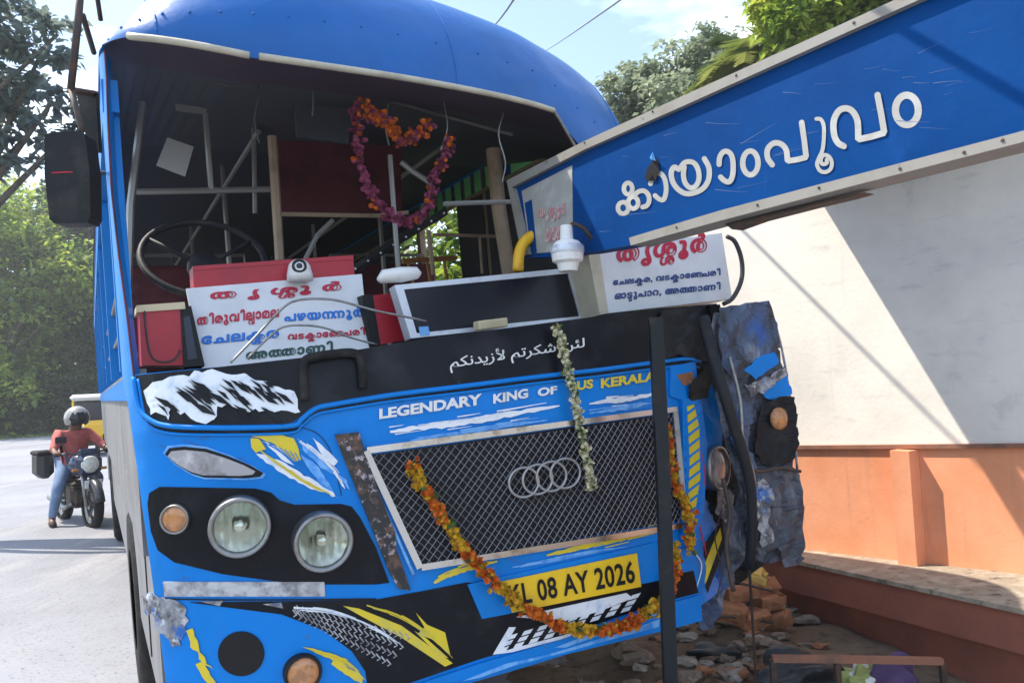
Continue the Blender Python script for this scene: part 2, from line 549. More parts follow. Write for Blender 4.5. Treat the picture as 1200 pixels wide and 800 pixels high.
mat('wall_white', (.85, .80, .73), .85, noise=[((.68, .64, .59), 1.6, .45, .75, 8), ((.58, .56, .53), (4, 4, 18), .58, .80, 9), ((.60, .57, .54), (14, 14, .8), .62, .85, 6), ((.5, .49, .48), 3.2, .62, .8, 10)], bump=(40, .12, .01))
mat('wall_orange', (.82, .36, .20), .8, noise=[((.70, .26, .12), 2.4, .4, .75, 7), ((.58, .27, .17), (16, 16, 1.4), .58, .8, 7), ((.5, .24, .15), 30, .64, .8, 6)], bump=(50, .1, .01))
mat('ledge_trim', (.30, .13, .08), .8, noise=[((.12, .08, .06), 7, .45, .7, 7)])
mat('bench_red', (.30, .10, .065), .75, noise=[((.20, .075, .055), 4, .45, .75, 7), ((.3, .13, .1), 16, .62, .76, 6)], bump=(40, .15, .01))
mat('mossy_top', (.30, .25, .19), .9, noise=[((.46, .40, .32), 9, .45, .7, 9), ((.09, .075, .06), 12, .54, .7, 9)], bump=(35, .5, .02))
mat('concrete', (.36, .34, .31), .9, noise=[((.2, .19, .17), 5, .45, .75, 8)], bump=(30, .3, .01))
mat('brick', (.33, .145, .075), .9, noise=[((.20, .08, .035), 9, .45, .62, 8), ((.6, .42, .28), 18, .6, .78, 7)], bump=(45, .5, .012))
mat('brick_yellow', (.58, .40, .10), .9, noise=[((.46, .24, .07), 14, .45, .7, 6)], bump=(45, .5, .012))
mat('rubble', (.22, .17, .13), .95, noise=[((.14, .10, .08), 9, .4, .65, 8), ((.5, .46, .42), 14, .58, .75, 7)], bump=(30, .5, .02))
mat('pale_plaster', (.28, .245, .21), .9, noise=[((.45, .4, .36), 8, .5, .75, 6)], bump=(30, .4, .01))
mat('purple_cloth', (.10, .06, .15), .85)
mat('green_cloth', (.33, .36, .12), .85, noise=[((.7, .7, .66), 11, .5, .54, 2)])
mat('black_bag', (.02, .022, .027), .5)
mat('iron', (.055, .045, .04), .6, metal=.3, noise=[((.16, .07, .035), 20, .5, .75, 6)])
mat('post_black', (.008, .010, .014), .5, spec=.3, noise=[((.03, .028, .026), 14, .54, .75, 7)])
mat('asphalt', (.28, .29, .325), .88, noise=[((.19, .19, .21), .35, .4, .7, 5), ((.33, .325, .335), (2.6, .5, 1), .5, .75, 8), ((.12, .12, .125), 46, .55, .75, 3)], bump=(150, .5, .006))
mat('soil', (.13, .085, .055), .95, noise=[((.2, .15, .1), 2, .45, .7, 8), ((.06, .04, .03), 14, .5, .7, 8)], bump=(40, .6, .02))
mat('grass_ground', (.07, .09, .03), .95, noise=[((.14, .12, .06), .8, .45, .7, 8)], bump=(20, .6, .05))
mat('bark', (.12, .095, .07), .9, noise=[((.05, .04, .03), 8, .45, .7, 8)], bump=(14, .6, .05))
leafmat('leaf_bright', (.06, .13, .018), (.19, .29, .035), (.40, .45, .08), tr=.55)
leafmat('leaf_mid', (.03, .07, .015), (.09, .16, .025), (.22, .28, .05), tr=.5)
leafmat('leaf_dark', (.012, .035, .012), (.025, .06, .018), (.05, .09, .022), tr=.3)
leafmat('leaf_grey', (.12, .16, .10), (.20, .25, .16), (.30, .34, .22))  # distance haze put into these pale grey greens
leafmat('leaf_blue', (.07, .10, .10), (.11, .145, .135), (.16, .19, .15), tr=.5)  # glare put into the leaf colours as a pale bluish tint
leafmat('palm', (.07, .11, .02), (.13, .17, .035), (.22, .23, .07))
mat('skin', (.16, .075, .045), .55)
mat('shirt_red', (.48, .12, .11), .8, noise=[((.34, .08, .08), 14, .45, .7, 4)])
mat('jeans', (.13, .2, .33), .85, noise=[((.2, .3, .44), 9, .45, .7, 4)])
mat('helmet_grey', (.32, .31, .31), .35, coat=.4)
mat('visor', (.02, .02, .025), .15)
mat('bike_black', (.015, .018, .025), .35, coat=.3)
mat('bike_blue', (.02, .035, .09), .3, coat=.5)
mat('auto_yellow', (.75, .42, .02), .45)
mat('auto_black', (.03, .03, .03), .7)
mat('auto_white', (.72, .72, .7), .55)
mat('dark_glass', (.03, .035, .04), .1)
mat('cable', (.04, .04, .045), .6)
mat('side_grey', (.20, .20, .215), .6, noise=[((.11, .105, .10), 3, .45, .75, 8), ((.3, .3, .31), (3, 3, 20), .6, .8, 6)])
mat('green_pane', (.35, .85, .38), .4)
MT['green_pane'].node_tree.nodes['Principled BSDF'].inputs['Transmission Weight'].default_value = .75
mat('window_sheet', (.12, .25, .10), .6)

# ================================================================== SETTING: ground, road, verge
def sheet(name, pts, z, m, n=1):
    b = MB(); b.mat(m)
    b.add([(p[0], p[1], z) for p in pts], [tuple(range(len(pts)))])
    return struct(b.build(name))
sheet('ground', [(-700, -300), (700, -300), (700, 900), (-700, 900)], 0.0, 'soil')
def rd(u, y):                                          # road coordinates: across, along (bus heading)
    p = C0 + _r * u + EY * y
    return (p[0], p[1])
sheet('grass_verge', [rd(-60, -40), rd(-5.5, -40), rd(-5.5, 30), rd(-9, 35), rd(-40, 40), rd(-40, 90), rd(30, 90), rd(30, 39), rd(1.2, 36), rd(1.2, 4), rd(30, 4), rd(30, 2), rd(60, 2), rd(60, 120), rd(-60, 120)], .004, 'grass_ground')
sheet('road', [rd(-5.6, -40), rd(1.0, -40), rd(1.0, 33), rd(.2, 37), rd(-2.5, 39.5), rd(-40, 46), rd(-40, 38), rd(-9, 34.5), rd(-6.4, 33), rd(-5.6, 30)], .008, 'asphalt')

# ------------------------------------------------------------------ bus shelter: wall with orange dado, pillar, bench, roof slab
w_ = np.array([.55, -.835, 0]); w_ /= np.linalg.norm(w_)
n_ = -np.array([w_[1] * -1, w_[0], 0]); n_ = np.array([-.835, -.55, 0]); n_ /= np.linalg.norm(n_)
WP = np.array([2.32, 4.275, 0.0])
Z_ = np.array([0, 0, 1.0])
def wl(s, o, z): return WP + w_ * s + n_ * o + Z_ * z
WS0, WS1 = -1.9, 3.6
sh = thing('bus_shelter', 'bus shelter with white wall, orange dado and dark red bench beside the bus', 'bus shelter', wl(0.8, 0, 0))
def dz(s): return 1.07 + .054 * s
b = MB()
def hexa(mb, s0, s1, o0, o1, za0, za1, zb0, zb1):
    """a block along the wall: za at the s0 end, zb at the s1 end"""
    V = [wl(s0, o0, za0), wl(s0, o1, za0), wl(s0, o1, za1), wl(s0, o0, za1), wl(s1, o0, zb0), wl(s1, o1, zb0), wl(s1, o1, zb1), wl(s1, o0, zb1)]
    mb.add(V, [(0, 1, 2, 3), (7, 6, 5, 4), (0, 4, 5, 1), (1, 5, 6, 2), (2, 6, 7, 3), (3, 7, 4, 0)])
hexa(b, WS0, WS1, -.18, 0, 0, 2.95, 0, 2.95)
b.build('wall', 'wall_white', sh)
b = MB(); hexa(b, WS0, WS1, .002, .022, .0, dz(WS0) - .012, 0, dz(WS1) - .012); b.build('dado', 'wall_orange', sh)
b = MB(); hexa(b, WS0, WS1, .002, .045, dz(WS0) - .010, dz(WS0) + .012, dz(WS1) - .010, dz(WS1) + .012); b.build('ledge', 'ledge_trim', sh)
b = MB(); hexa(b, -.13, -.02, .024, .125, 0, dz(-.1) - .014, 0, dz(-.1) - .014); b.build('pillar', 'wall_orange', sh)
b = MB(); hexa(b, 2.9, 3.0, .024, .15, 0, dz(2.9) - .014, 0, dz(2.9) - .014); b.build('pillar', 'wall_orange', sh)
# roof slab over the bench and two unseen joists, widths shaped for their shadow strips
b = MB(); hexa(b, -.69, WS1, -.18, .90, 2.952, 3.05, 2.952, 3.05)
b.build('roof', 'concrete', sh)
for s0, wd in ((-.69, .15), (-.50, .55)):
    b = MB(); hexa(b, s0, s0 + wd, 0, 1.28, 2.90, 2.948, 2.90, 2.948); b.build('shadow_joist', 'concrete', sh)
def benchz(s): return .363 + .065 * (s + .745)
def bench_pt(px, py):
    d = rays([(px, py)])[0]
    lo, hi = 1.0, 9.0
    for _ in range(50):
        m = (lo + hi) / 2; p = CAM + d * m
        s = (p - WP) @ w_
        if p[2] > benchz(s): lo = m
        else: hi = m
    return CAM + d * lo
fe = [bench_pt(x, y) for x, y in ((872, 643), (935, 657), (1200, 714), (1420, 762))]
fe = [fe[0]] + fe[1:] + [fe[-1] + w_ * 2.0 + n_ * .02]
def bench_layer(name, m, inset, top, bot):
    b = MB(); rows = []
    for i, p in enumerate(fe):
        s = (p - WP) @ w_; o = (p - WP) @ n_ - inset
        z = benchz(min(s, 1.2))
        rows.append([wl(s, .023, z - top), wl(s, o, z - top), wl(s, o, max(z - bot, 0.0)), wl(s, .023, max(z - bot, 0.0))])
    k = len(rows)
    V = [p for r_ in rows for p in r_]
    Fc = [(i * 4 + j, i * 4 + (j + 1) % 4, (i + 1) * 4 + (j + 1) % 4, (i + 1) * 4 + j) for i in range(k - 1) for j in range(4)]
    Fc += [(3, 2, 1, 0), tuple((k - 1) * 4 + j for j in range(4))]
    b.add(V, Fc)
    return b.build(name, m, sh)
bench_layer('bench_top', 'mossy_top', 0.0, 0.0, .022)
bench_layer('bench_lip', 'bench_red', .012, .0225, .20)
bench_layer('bench_base', 'bench_red', .09, .2005, 1)

# ------------------------------------------------------------------ the fallen name board of the shelter
FP = np.array([.233, 2.9, 0]); FWD = np.array([math.sin(R(33.35)), -math.cos(R(33.35)), 0])
FN = np.array([-FWD[1] * -1, 0, 0]); FN = np.array([-math.cos(R(33.35)), -math.sin(R(33.35)), 0])
S_SIGN = S_PL(FP, FN)
sb = thing('name_board', 'long blue name board with white Malayalam lettering and pale frame, fallen against the bus windscreen', 'sign', FP + Z_ * 2.0)
poly = [(603, 216), (690, 172), (1090, -9), (1400, -150), (1400, 102), (1200, 166), (1000, 217), (850, 256), (742, 287), (690, 296), (640, 301), (617, 302)]
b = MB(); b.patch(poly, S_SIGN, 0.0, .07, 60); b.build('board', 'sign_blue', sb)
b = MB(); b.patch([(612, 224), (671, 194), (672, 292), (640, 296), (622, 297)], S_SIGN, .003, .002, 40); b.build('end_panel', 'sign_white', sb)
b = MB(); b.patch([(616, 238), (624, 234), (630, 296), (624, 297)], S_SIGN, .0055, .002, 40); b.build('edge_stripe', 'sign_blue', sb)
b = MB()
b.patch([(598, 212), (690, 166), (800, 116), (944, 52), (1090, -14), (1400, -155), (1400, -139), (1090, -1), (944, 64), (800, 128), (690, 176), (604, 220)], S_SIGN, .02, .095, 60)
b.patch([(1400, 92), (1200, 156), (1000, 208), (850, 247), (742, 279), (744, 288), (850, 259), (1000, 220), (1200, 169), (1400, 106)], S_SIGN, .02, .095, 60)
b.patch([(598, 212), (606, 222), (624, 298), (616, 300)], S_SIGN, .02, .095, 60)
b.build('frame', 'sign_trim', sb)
b = MB()
for x, y in ((690, 168), (645, 191), (770, 132), (868, 90), (1006, 29), (893, 241), (965, 221), (1135, 180), (1060, 199), (798, 267), (1180, 166)):
    p = S_SIGN([(x, y)], .021)[0]; b.lathe(p, FN, [(0, .002), (.0028, .002), (.004, 0)], 10)
b.build('screw', 'iron', sb)
# lettering, one quad for each sign
b = MB()
def zz_(pts): return [(690 + x / 4.444, 160 + y / 4.444) for x, y in pts]
def zy_(pts): return [(680 + x / 2.3077, y / 2.3077) for x, y in pts]
def ell(cx, cy, rx, ry, t0=0.0, t1=2 * math.pi, n=20): return [(cx + rx * math.cos(t), cy + ry * math.sin(t)) for t in np.linspace(t0, t1, n)]
strokes = [
    (zz_(ell(180, 372, 27, 30)), 2.7), (zz_(ell(207, 272, 22, 30)), 2.7), (zz_(ell(234, 345, 26, 31)), 2.7), (spline(zz_([(236, 312), (262, 288), (292, 284), (314, 306), (318, 336), (306, 360), (284, 368)]), 5), 2.8),
    (spline(zz_([(322, 246), (332, 218), (352, 196), (376, 194), (398, 226), (404, 282), (392, 328), (368, 326), (346, 308)]), 5), 2.8),
    (spline(zz_([(470, 172), (448, 160), (434, 178), (432, 206), (442, 242), (468, 276), (508, 298), (556, 292), (600, 268), (626, 224), (628, 164), (604, 116)]), 5), 3.1),
    (spline(zz_([(478, 166), (500, 138), (530, 132), (556, 144), (574, 180), (576, 226), (556, 262), (528, 266), (504, 240), (496, 200), (500, 160)]), 5), 3.0),
    (spline(zz_([(682, 146), (686, 108), (704, 82), (728, 80), (748, 102), (756, 150), (752, 206), (736, 236), (712, 232), (690, 212)]), 5), 3.1),
    (zz_(ell(843, 138, 40, 62, 0, 2 * math.pi, 26)), 3.2),
    (spline(zy_([(520, 446), (508, 428), (508, 404), (524, 388), (544, 390), (558, 406), (562, 436)]), 5) + zy_([(562, 436), (588, 432), (612, 426), (612, 424), (607, 380), (600, 332)]), 3.3),
    (spline(zy_([(640, 322), (652, 324), (660, 342), (660, 378), (656, 408), (646, 430), (642, 446), (650, 462), (664, 466), (678, 458), (682, 440), (674, 424), (660, 420), (652, 432), (656, 444), (668, 442), (668, 432)]), 5), 2.3),
    (spline(zy_([(714, 396), (698, 386), (688, 362), (688, 326), (702, 300), (722, 294), (740, 304), (752, 330), (754, 378)]), 5) + zy_([(754, 378), (790, 370), (824, 360), (824, 358), (816, 310), (806, 258)]), 3.7),
    (zy_(ell(884, 298, 31, 40, 0, 2 * math.pi, 26)), 4.2)]
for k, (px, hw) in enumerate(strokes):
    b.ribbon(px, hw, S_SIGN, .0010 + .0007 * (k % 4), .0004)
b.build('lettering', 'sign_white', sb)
# scrapes from the collision
rg = random.Random(77); b = MB()
for k in range(34):
    x = rg.uniform(690, 1150); y = 250 - (x - 690) * .33 + rg.uniform(-70, 30); L_ = rg.uniform(8, 46); a = rg.uniform(-.7, .1)
    if y < 190 - (x - 690) * .43 + 6: continue
    b.ribbon(spline([(x, y), (x + L_ * .5, y + L_ * .5 * a + rg.uniform(-1, 1)), (x + L_, y + L_ * a)], 4), np.linspace(.45, .1, 9) * rg.uniform(.3, 1), S_SIGN, .0006 + .00003 * k, .0001)
b.build('scratch', 'scratch_pale', sb)
# the torn hole in the board: black gash with a lifted blue flap
b = MB(); b.patch([(757, 210), (760, 198), (766, 190), (769, 184), (773, 190), (774, 200), (770, 212), (766, 205), (762, 212)], S_SIGN, .0065, .002, 30)
b.build('gash', 'ink_black', sb)
b = MB(); b.add([S_SIGN([(764, 185)], .01)[0], S_SIGN([(772, 179)], .028)[0], S_SIGN([(771, 189)], .010)[0], S_SIGN([(768, 188)], .02)[0]], [(0, 1, 3), (1, 2, 3)])
b.build('torn_flap', 'light_blue', sb)
b = MB()
b.text("ത|ൃ|ശ/ശ|ൂ|ർ", [(632, 262), (664, 258), (664, 238), (632, 241)], S_SIGN, .006, bold=.045)
b.text("കായാം", [(640, 284), (670, 282), (670, 263), (640, 266)], S_SIGN, .006, bold=.045)
b.build('faded_lettering', 'faded_red', sb)
# dark soffit strip torn loose under the lower edge
b = MB(); b.patch([(842, 262), (900, 248), (960, 234), (1005, 224), (985, 230), (940, 241), (880, 257), (850, 268)], S_SIGN, -.03, .05, 40)
b.build('torn_soffit', 'iron', sb)

# ------------------------------------------------------------------ shelter posts
def post(name, label, px, depth, rad, m, sq=True):
    P = [at(x, y, d) for (x, y), d in zip(px, depth)]
    base = P[-1].copy(); base[2] = 0
    o = thing(name, label, 'post', base)
    b = MB(); b.tube(P + [np.array([P[-1][0] + .004, P[-1][1], 0.012])], rad, 4 if sq else 8, sq=sq); b.build('shaft', m, o)
    b = MB(); b.box(base + Z_ * .007, (.16, .16, .012), bev=.002); b.build('base_plate', 'iron', o)
    return o
post('steel_post', 'straight black square steel post standing in front of the bus grille', [(768, 372), (777, 560), (785, 790), (788, 860)], [2.62, 2.6, 2.58, 2.58], .0225, 'post_black')
pp = [(824, 372), (832, 405), (842, 440), (856, 485), (873, 540), (880, 575), (881, 620), (878, 664)]
dd = [2.74, 2.70, 2.66, 2.66, 2.7, 2.72, 2.75, 2.8]
P = spline([at(x, y, d) for (x, y), d in zip(pp, dd)], 4)
foot = at(884, 772, 3.3); foot[2] = 0
o = thing('bent_post', 'buckled black steel post folded over the crushed corner of the bus with bare rod below', 'post', foot)
rs = list(np.linspace(.024, .019, len(P)))
b = MB(); b.tube(P, rs, 8); b.build('shaft', 'post_black', o, smooth=True)
b = MB(); b.tube([P[-1] + (P[-2] - P[-1]) * 2, P[-1], at(881, 712, 3.05), foot], .006, 6); b.build('rod', 'iron', o)

# ================================================================== THE BUS
bus = thing('bus', 'crashed blue passenger bus with smashed windscreen and flower garlands on its grille', 'bus', bw(0, 0, 0))
SE = 2 / 2.3
def usamp(u0, u1, n):
    """positions across the front, denser at the rounded corners"""
    f = lambda u: math.acos(max(-1, min(1, math.copysign(min(1, abs(u) / HW) ** (1 / SE), u))))
    a, c = f(u0), f(u1)
    out = []
    for i in range(n):
        t = a + (c - a) * i / (n - 1)
        out.append(HW * math.copysign(abs(math.cos(t)) ** SE, math.cos(t)))
    return np.array(out)
def fgrid(u0, u1, z0, z1, nu, nz, off=0.0, bump=None):
    us = usamp(u0, u1, nu); G = []
    for z in np.linspace(z0, z1, nz):
        zz = np.full(nu, z)
        y = front(us, zz) - off
        G.append(bwa(np.stack([us, y, zz], 1)))
    return np.array(G)
rng = random.Random(5)
# --- front skin, ragged on the crashed side
us = usamp(-1.25, .90, 70); zs = np.linspace(.60, 1.68, 46); G = []
for z in zs:
    rag = .03 * math.sin(z * 23) + .03 * math.sin(z * 61 + 1)
    uu = np.where(us > .80, us + rag * (us - .80) / .1, us)
    uu = np.where(uu < 0, uu * (1 - .045 * min(1, max(0, 1.72 - z))), uu)
    y = front(uu, np.full(len(uu), z)) + np.where(uu > .72, (uu - .72) * .22 * (1 + .7 * np.sin(z * 31) * np.sin(z * 13)), 0)
    zb = z if z > .7 else .70 - (.70 - z) * (1 + .10 * (uu + .4).clip(0))
    G.append(bwa(np.stack([uu, y, np.full(len(uu), z) if np.isscalar(zb) else zb], 1)))
b = MB(); b.grid(G); b.build('front_panel', 'bus_blue', bus, smooth=True)

def P(name, m, poly, off=.003, thick=.004, L=22, surf=S_BUS, parent=bus):
    b = MB(); b.patch(poly, surf, off, thick, L); return b.build(name, m, parent)
def PM(name, m, polys, off=.003, thick=.004, L=22, surf=S_BUS, parent=bus):
    if len(polys) <= 4:
        for p in polys: o = P(name, m, p, off, thick, L, surf, parent)
        return o
    b = MB()
    for p in polys: b.patch(p, surf, off, thick, L)
    return b.build(name, m, parent)

# --- black cowl below the windscreen with the dash shelf behind it
cowl = [(159, 440), (250, 431), (350, 421), (420, 410), (500, 397), (600, 384), (700, 371), (770, 362), (838, 356), (842, 400), (835, 416), (800, 419), (760, 424), (700, 432), (620, 441),
        (550, 450), (460, 461), (390, 472), (368, 477), (352, 489), (338, 496), (250, 498), (196, 496), (176, 488), (166, 474)]
P('cowl', 'black_gloss', cowl, .008, .03, 26)
dk = []
for y in (0, .25, .5, .75, 1.0):
    uu = usamp(-1.22, 1.0, 30); zz = np.full(30, 1.672) + .045 * (uu + 1.2) / 2.2
    yy = front(uu, zz) + .02 + y * np.where(y > 0, 1, 0)
    yy = np.maximum(yy, front(uu, zz) + .02)
    dk.append(bwa(np.stack([uu, np.where(y > 0, np.maximum(yy, y), yy), zz], 1)))
b = MB(); b.grid(dk); b.build('dashboard', 'black_matt', bus)
b = MB()                                               # bulkhead under the dashboard
uu = np.linspace(-1.2, 1.1, 6)
b.grid([bwa(np.stack([uu, np.full(6, 1.0), np.full(6, z)], 1)) for z in (.62, 1.70)]); b.build('bulkhead', 'black_matt', bus)
# blue piping round the cowl
def bpath(px, off, n=6):
    return S_BUS(np.array(spline(px, n)), off)
pip = [(160, 442), (166, 476), (178, 491), (200, 499), (250, 501), (338, 499), (354, 491), (370, 479), (392, 474), (460, 463), (550, 452), (620, 443), (700, 434), (760, 426), (802, 421), (818, 424)]
b = MB(); b.tube(bpath(pip, .010), .0085, 6); b.tube(bpath([(x, y + 7) if x > 352 else (x + (4 if x < 176 else 0), y + (8 if x > 170 else 2)) for x, y in pip], .006), .005, 6); b.build('piping', 'bus_blue', bus, smooth=True)
b = MB(); b.tube(bpath([(x, y + 4) if x > 352 else (x, y + 4) for x, y in pip], .004), .006, 6); b.build('gasket', 'rubber', bus, smooth=True)

# --- left corner pillar with the red gasket
inn = np.array([(157, 440), (149, 370), (139, 296), (131, 225), (127, 150), (125, 90)])
ih = bus_hit(inn); ui = lambda z: np.interp(z, ih[:, 2], ih[:, 0])
G = []
for z in np.linspace(1.62, 2.78, 24):
    uu = usamp(-1.25, float(ui(z)), 7); G.append(bwa(np.stack([uu, front(uu, np.full(7, z)), np.full(7, z)], 1)))
b = MB(); b.grid(G)
G2 = [[g[-1], g[-1] + EY * .07 + EX * .02] for g in G]; b.grid(G2)
b.build('corner_pillar', 'bus_blue', bus, smooth=True)
b = MB(); b.tube([g[-1] - EY * .002 for g in G], .0035, 6); b.build('pillar_gasket', 'red_cloth', bus)

# --- dome over the windscreen
lipx = np.array([(150, 48), (160, 50), (225, 60), (290, 72), (380, 84), (470, 97), (560, 113), (610, 124), (640, 133)])
lh = bus_hit(lipx)
LU = np.concatenate([[-1.25], lh[:, 0], [lh[-1, 0] + .18, 1.0, 1.25]])
LZ = np.concatenate([[lh[0, 2] + .01], lh[:, 2], [lh[-1, 2] - .16, lh[-1, 2] - .30, lh[-1, 2] - .30]])
lip = lambda u: np.interp(u, LU, LZ)
def rtop(a): return 3.36 - .05 * a * a
us = usamp(-1.25, 1.25, 81); ue = np.where(us > 0, us * (1 + .13 * (us / HW).clip(0) ** 2), us); G = []
N_ = 16
def rz(u):
    a = np.clip(np.abs(u) / HW, 0, 1); e_ = np.where(u < 0, 2.98 - .30 * a ** 2, 2.98); return e_ + (rtop(a) - e_) * np.where(u < 0, (1 - a ** 3.2) ** (1 / 1.9), (1 - a ** 10) ** (1 / 2.1))
for k in range(N_ + 1):
    t = k / N_ * math.pi / 2
    zl = lip(us); y0 = front(us, zl) - .03
    zt = np.maximum(rz(us), zl)
    G.append(bwa(np.stack([ue, y0 + .70 * (1 - math.cos(t)) ** 1.0, zl + (zt - zl) * math.sin(t)], 1)))
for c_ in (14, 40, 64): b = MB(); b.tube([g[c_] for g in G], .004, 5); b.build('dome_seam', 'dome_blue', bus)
b = MB()
for c_ in range(6, 78, 3): b.blob(G[3][c_], .006, c_, 1, 0)
b.build('dome_rivet', 'dome_blue', bus)
yend = front(us, lip(us)) - .03 + .70
for y in (2.5, 4, 6, 8, 9.6):
    G.append(bwa(np.stack([ue, np.maximum(yend, y), np.maximum(rz(us), lip(us))], 1)))
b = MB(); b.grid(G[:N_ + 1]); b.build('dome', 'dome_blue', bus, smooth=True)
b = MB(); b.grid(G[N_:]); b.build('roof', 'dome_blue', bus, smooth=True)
# the lower right of the dome runs down as the broken pillar
G = []
for t in np.linspace(0, 1, 8):
    uu = np.linspace(lh[-1, 0] + .17 - .03 * t, 1.25, 9)
    zl = lip(uu) - t * (.45 + .04 * np.sin(uu * 30)); G.append(bwa(np.stack([uu, front(uu, lip(uu)) - .03 + .05 * t, zl], 1)))
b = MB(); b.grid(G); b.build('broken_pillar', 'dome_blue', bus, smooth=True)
# underside of the dome: lining going back from the lip
G = []
for t in np.linspace(0, 1, 6):
    uu = usamp(-1.24, 1.2, 40); zl = lip(np.minimum(uu, lh[-1, 0]))
    G.append(bwa(np.stack([uu, front(uu, lip(uu)) - .01 + .30 * t, zl + .012 + .03 * t + .0 * uu], 1)))
uu = usamp(-1.24, 1.2, 40)
for y in (2.5, 5, 9.5):
    G.append(bwa(np.stack([uu, np.full(40, y) if y > 2 else uu, np.full(40, 3.06)], 1)))
b = MB(); b.grid(G[:6]); b.build('dome_lining', 'purple_lining', bus, smooth=True)
b = MB(); b.grid([G[5]] + G[6:]); b.build('ceiling', 'interior_dark', bus)
# pale rubber strip along the lip, in two lengths, and the frame bent down at the right
def lpath(xs, off=.02): return S_BUS(np.array(spline(xs, 5)), off)
for seg in ([(160, 50), (225, 60), (291, 73)], [(302, 74), (380, 85), (470, 98), (560, 114), (610, 125), (641, 134)]):
    b = MB(); b.tube(lpath(seg, .04), .012, 6, sq=False); b.build('windscreen_trim', 'board_beige', bus, smooth=True)
b = MB(); b.tube(lpath([(641, 134), (652, 152), (668, 180)], .04), .008, 6); b.build('bent_frame', 'steel_dull', bus)

# --- body sides, rear, floor
def bx(name, u0, u1, y0, y1, z0, z1, m, parent=bus, bev=0.0):
    b = MB(); b.box(bw((u0 + u1) / 2, (y0 + y1) / 2, (z0 + z1) / 2), (abs(u1 - u0), abs(y1 - y0), abs(z1 - z0)), (EX, EY, BZ), bev); return b.build(name, m, parent)
for sg, ys in ((-1, .46), (1, 1.02)):
    a, c = sorted((sg * 1.25, sg * 1.20))
    a2, c2 = sorted((sg * 1.195, sg * 1.15)); bx('skirt_panel', a2, c2, ys, 9.6, .56, 1.10, 'side_grey'); a2, c2 = sorted((sg * 1.225, sg * 1.18)); bx('side_panel', a2, c2, ys, 9.6, 1.102, 1.70, 'side_grey' if sg < 0 else 'bus_blue')
    bx('cant_panel', a, c, ys + (.7 if sg > 0 else .12), 9.6, 3.042 if sg > 0 else 2.58, 3.058 if sg > 0 else 2.69, 'bus_blue')
    for k in range(8):
        y = max(ys + .14, .62) + k * 1.26
        bx('window_pillar', a, c, y, y + .07, 1.702, 3.04 if sg > 0 else 2.578, 'bus_blue' if sg < 0 else 'rail_tan')
    for z in (1.86, 2.02):
        b = MB(); b.tube([bw(sg * 1.225, ys + .2, z), bw(sg * 1.225, 9.6, z)], .010, 6); b.build('window_rail', 'rail_grey', bus)
bx('waist_band', -1.235, -1.226, .47, 9.58, 1.60, 1.68, 'bus_blue')
bx('rear_wall', -1.198, 1.198, 9.5, 9.6, .52, 1.75, 'bus_blue'); bx('rear_wall', -1.198, 1.198, 9.5, 9.6, 2.4, 3.1, 'bus_blue')
bx('floor', -1.198, 1.198, 1.0, 9.49, .98, 1.04, 'interior_dark')
bx('chassis', -.5, .5, .35, 9.3, .62, .95, 'black_matt')
bx('side_lining', 1.185, 1.198, 1.05, 9.4, 1.05, 1.69, 'interior_dark'); bx('side_lining', -1.198, -1.185, 1.05, 9.4, 1.05, 1.69, 'interior_dark')
for sg, zc in ((-1, .545), (1, .44)):
    for y in (2.3, 7.2):
        tc_ = bw(sg * 1.09, y, zc)
        b = MB(); b.lathe(tc_ - EX * .12, EX, [(.26, 0), (.44, 0), (.485, .03), (.485, .21), (.44, .24), (.26, .24)], 32); ty = b.build('tyre', 'rubber', bus, smooth=True)
        b = MB(); b.lathe(tc_ - EX * .1, EX, [(0, .03), (.12, .03), (.26, .0), (.26, .2), (.12, .17), (0, .17)], 24); b.build('rim', 'steel_dull', ty)
# right side: closed dark shutters, one open bay, green panes above
for (y0, y1) in ((1.2, 2.42), (2.48, 2.90), (4.15, 5.6), (5.7, 9.4)):
    bx('window_shutter', 1.19, 1.198, y0, y1, 1.71, 2.86, 'interior_dark')
bx('shutter_rail', 1.18, 1.199, 1.05, 9.4, 2.862, 2.885, 'rail_tan')
bx('top_pane', 1.20, 1.206, 1.2, 2.05, 2.887, 3.04, 'green_pane'); bx('top_pane', 1.20, 1.206, 2.2, 3.6, 2.887, 3.04, 'green_pane'); bx('top_shutter', 1.19, 1.198, 3.62, 9.4, 2.887, 3.04, 'interior_dark')
for k in range(8): bx('pane_bar', 1.192, 1.198, 2.25 + k * .17, 2.25 + k * .17 + .05, 2.888, 3.038, 'interior_dark')
# seats in rows
for r_ in range(7):
    for u in (-.72, .66):
        y = 3.0 + r_ * .85
        b = MB(); y += 0; zu = .36; b.box(bw(u, y, 1.46 + zu), (.88, .42, .12), (EX, EY, BZ), .03); b.box(bw(u, y + .22, 1.80 + zu), (.88, .10, .62), (EX, EY + BZ * .0, BZ), .03)
        b.box(bw(u, y, 1.22 + zu / 2), (.7, .3, .34 + zu), (EX, EY, BZ)); st = b.build('seat', 'red_cloth', bus)
        b = MB(); b.tube([bw(u - .4, y + .27, 2.2), bw(u - .38, y + .27, 2.55), bw(u + .38, y + .27, 2.55), bw(u + .4, y + .27, 2.2)], .014, 6); b.build('grab_bar', 'rail_grey', st)
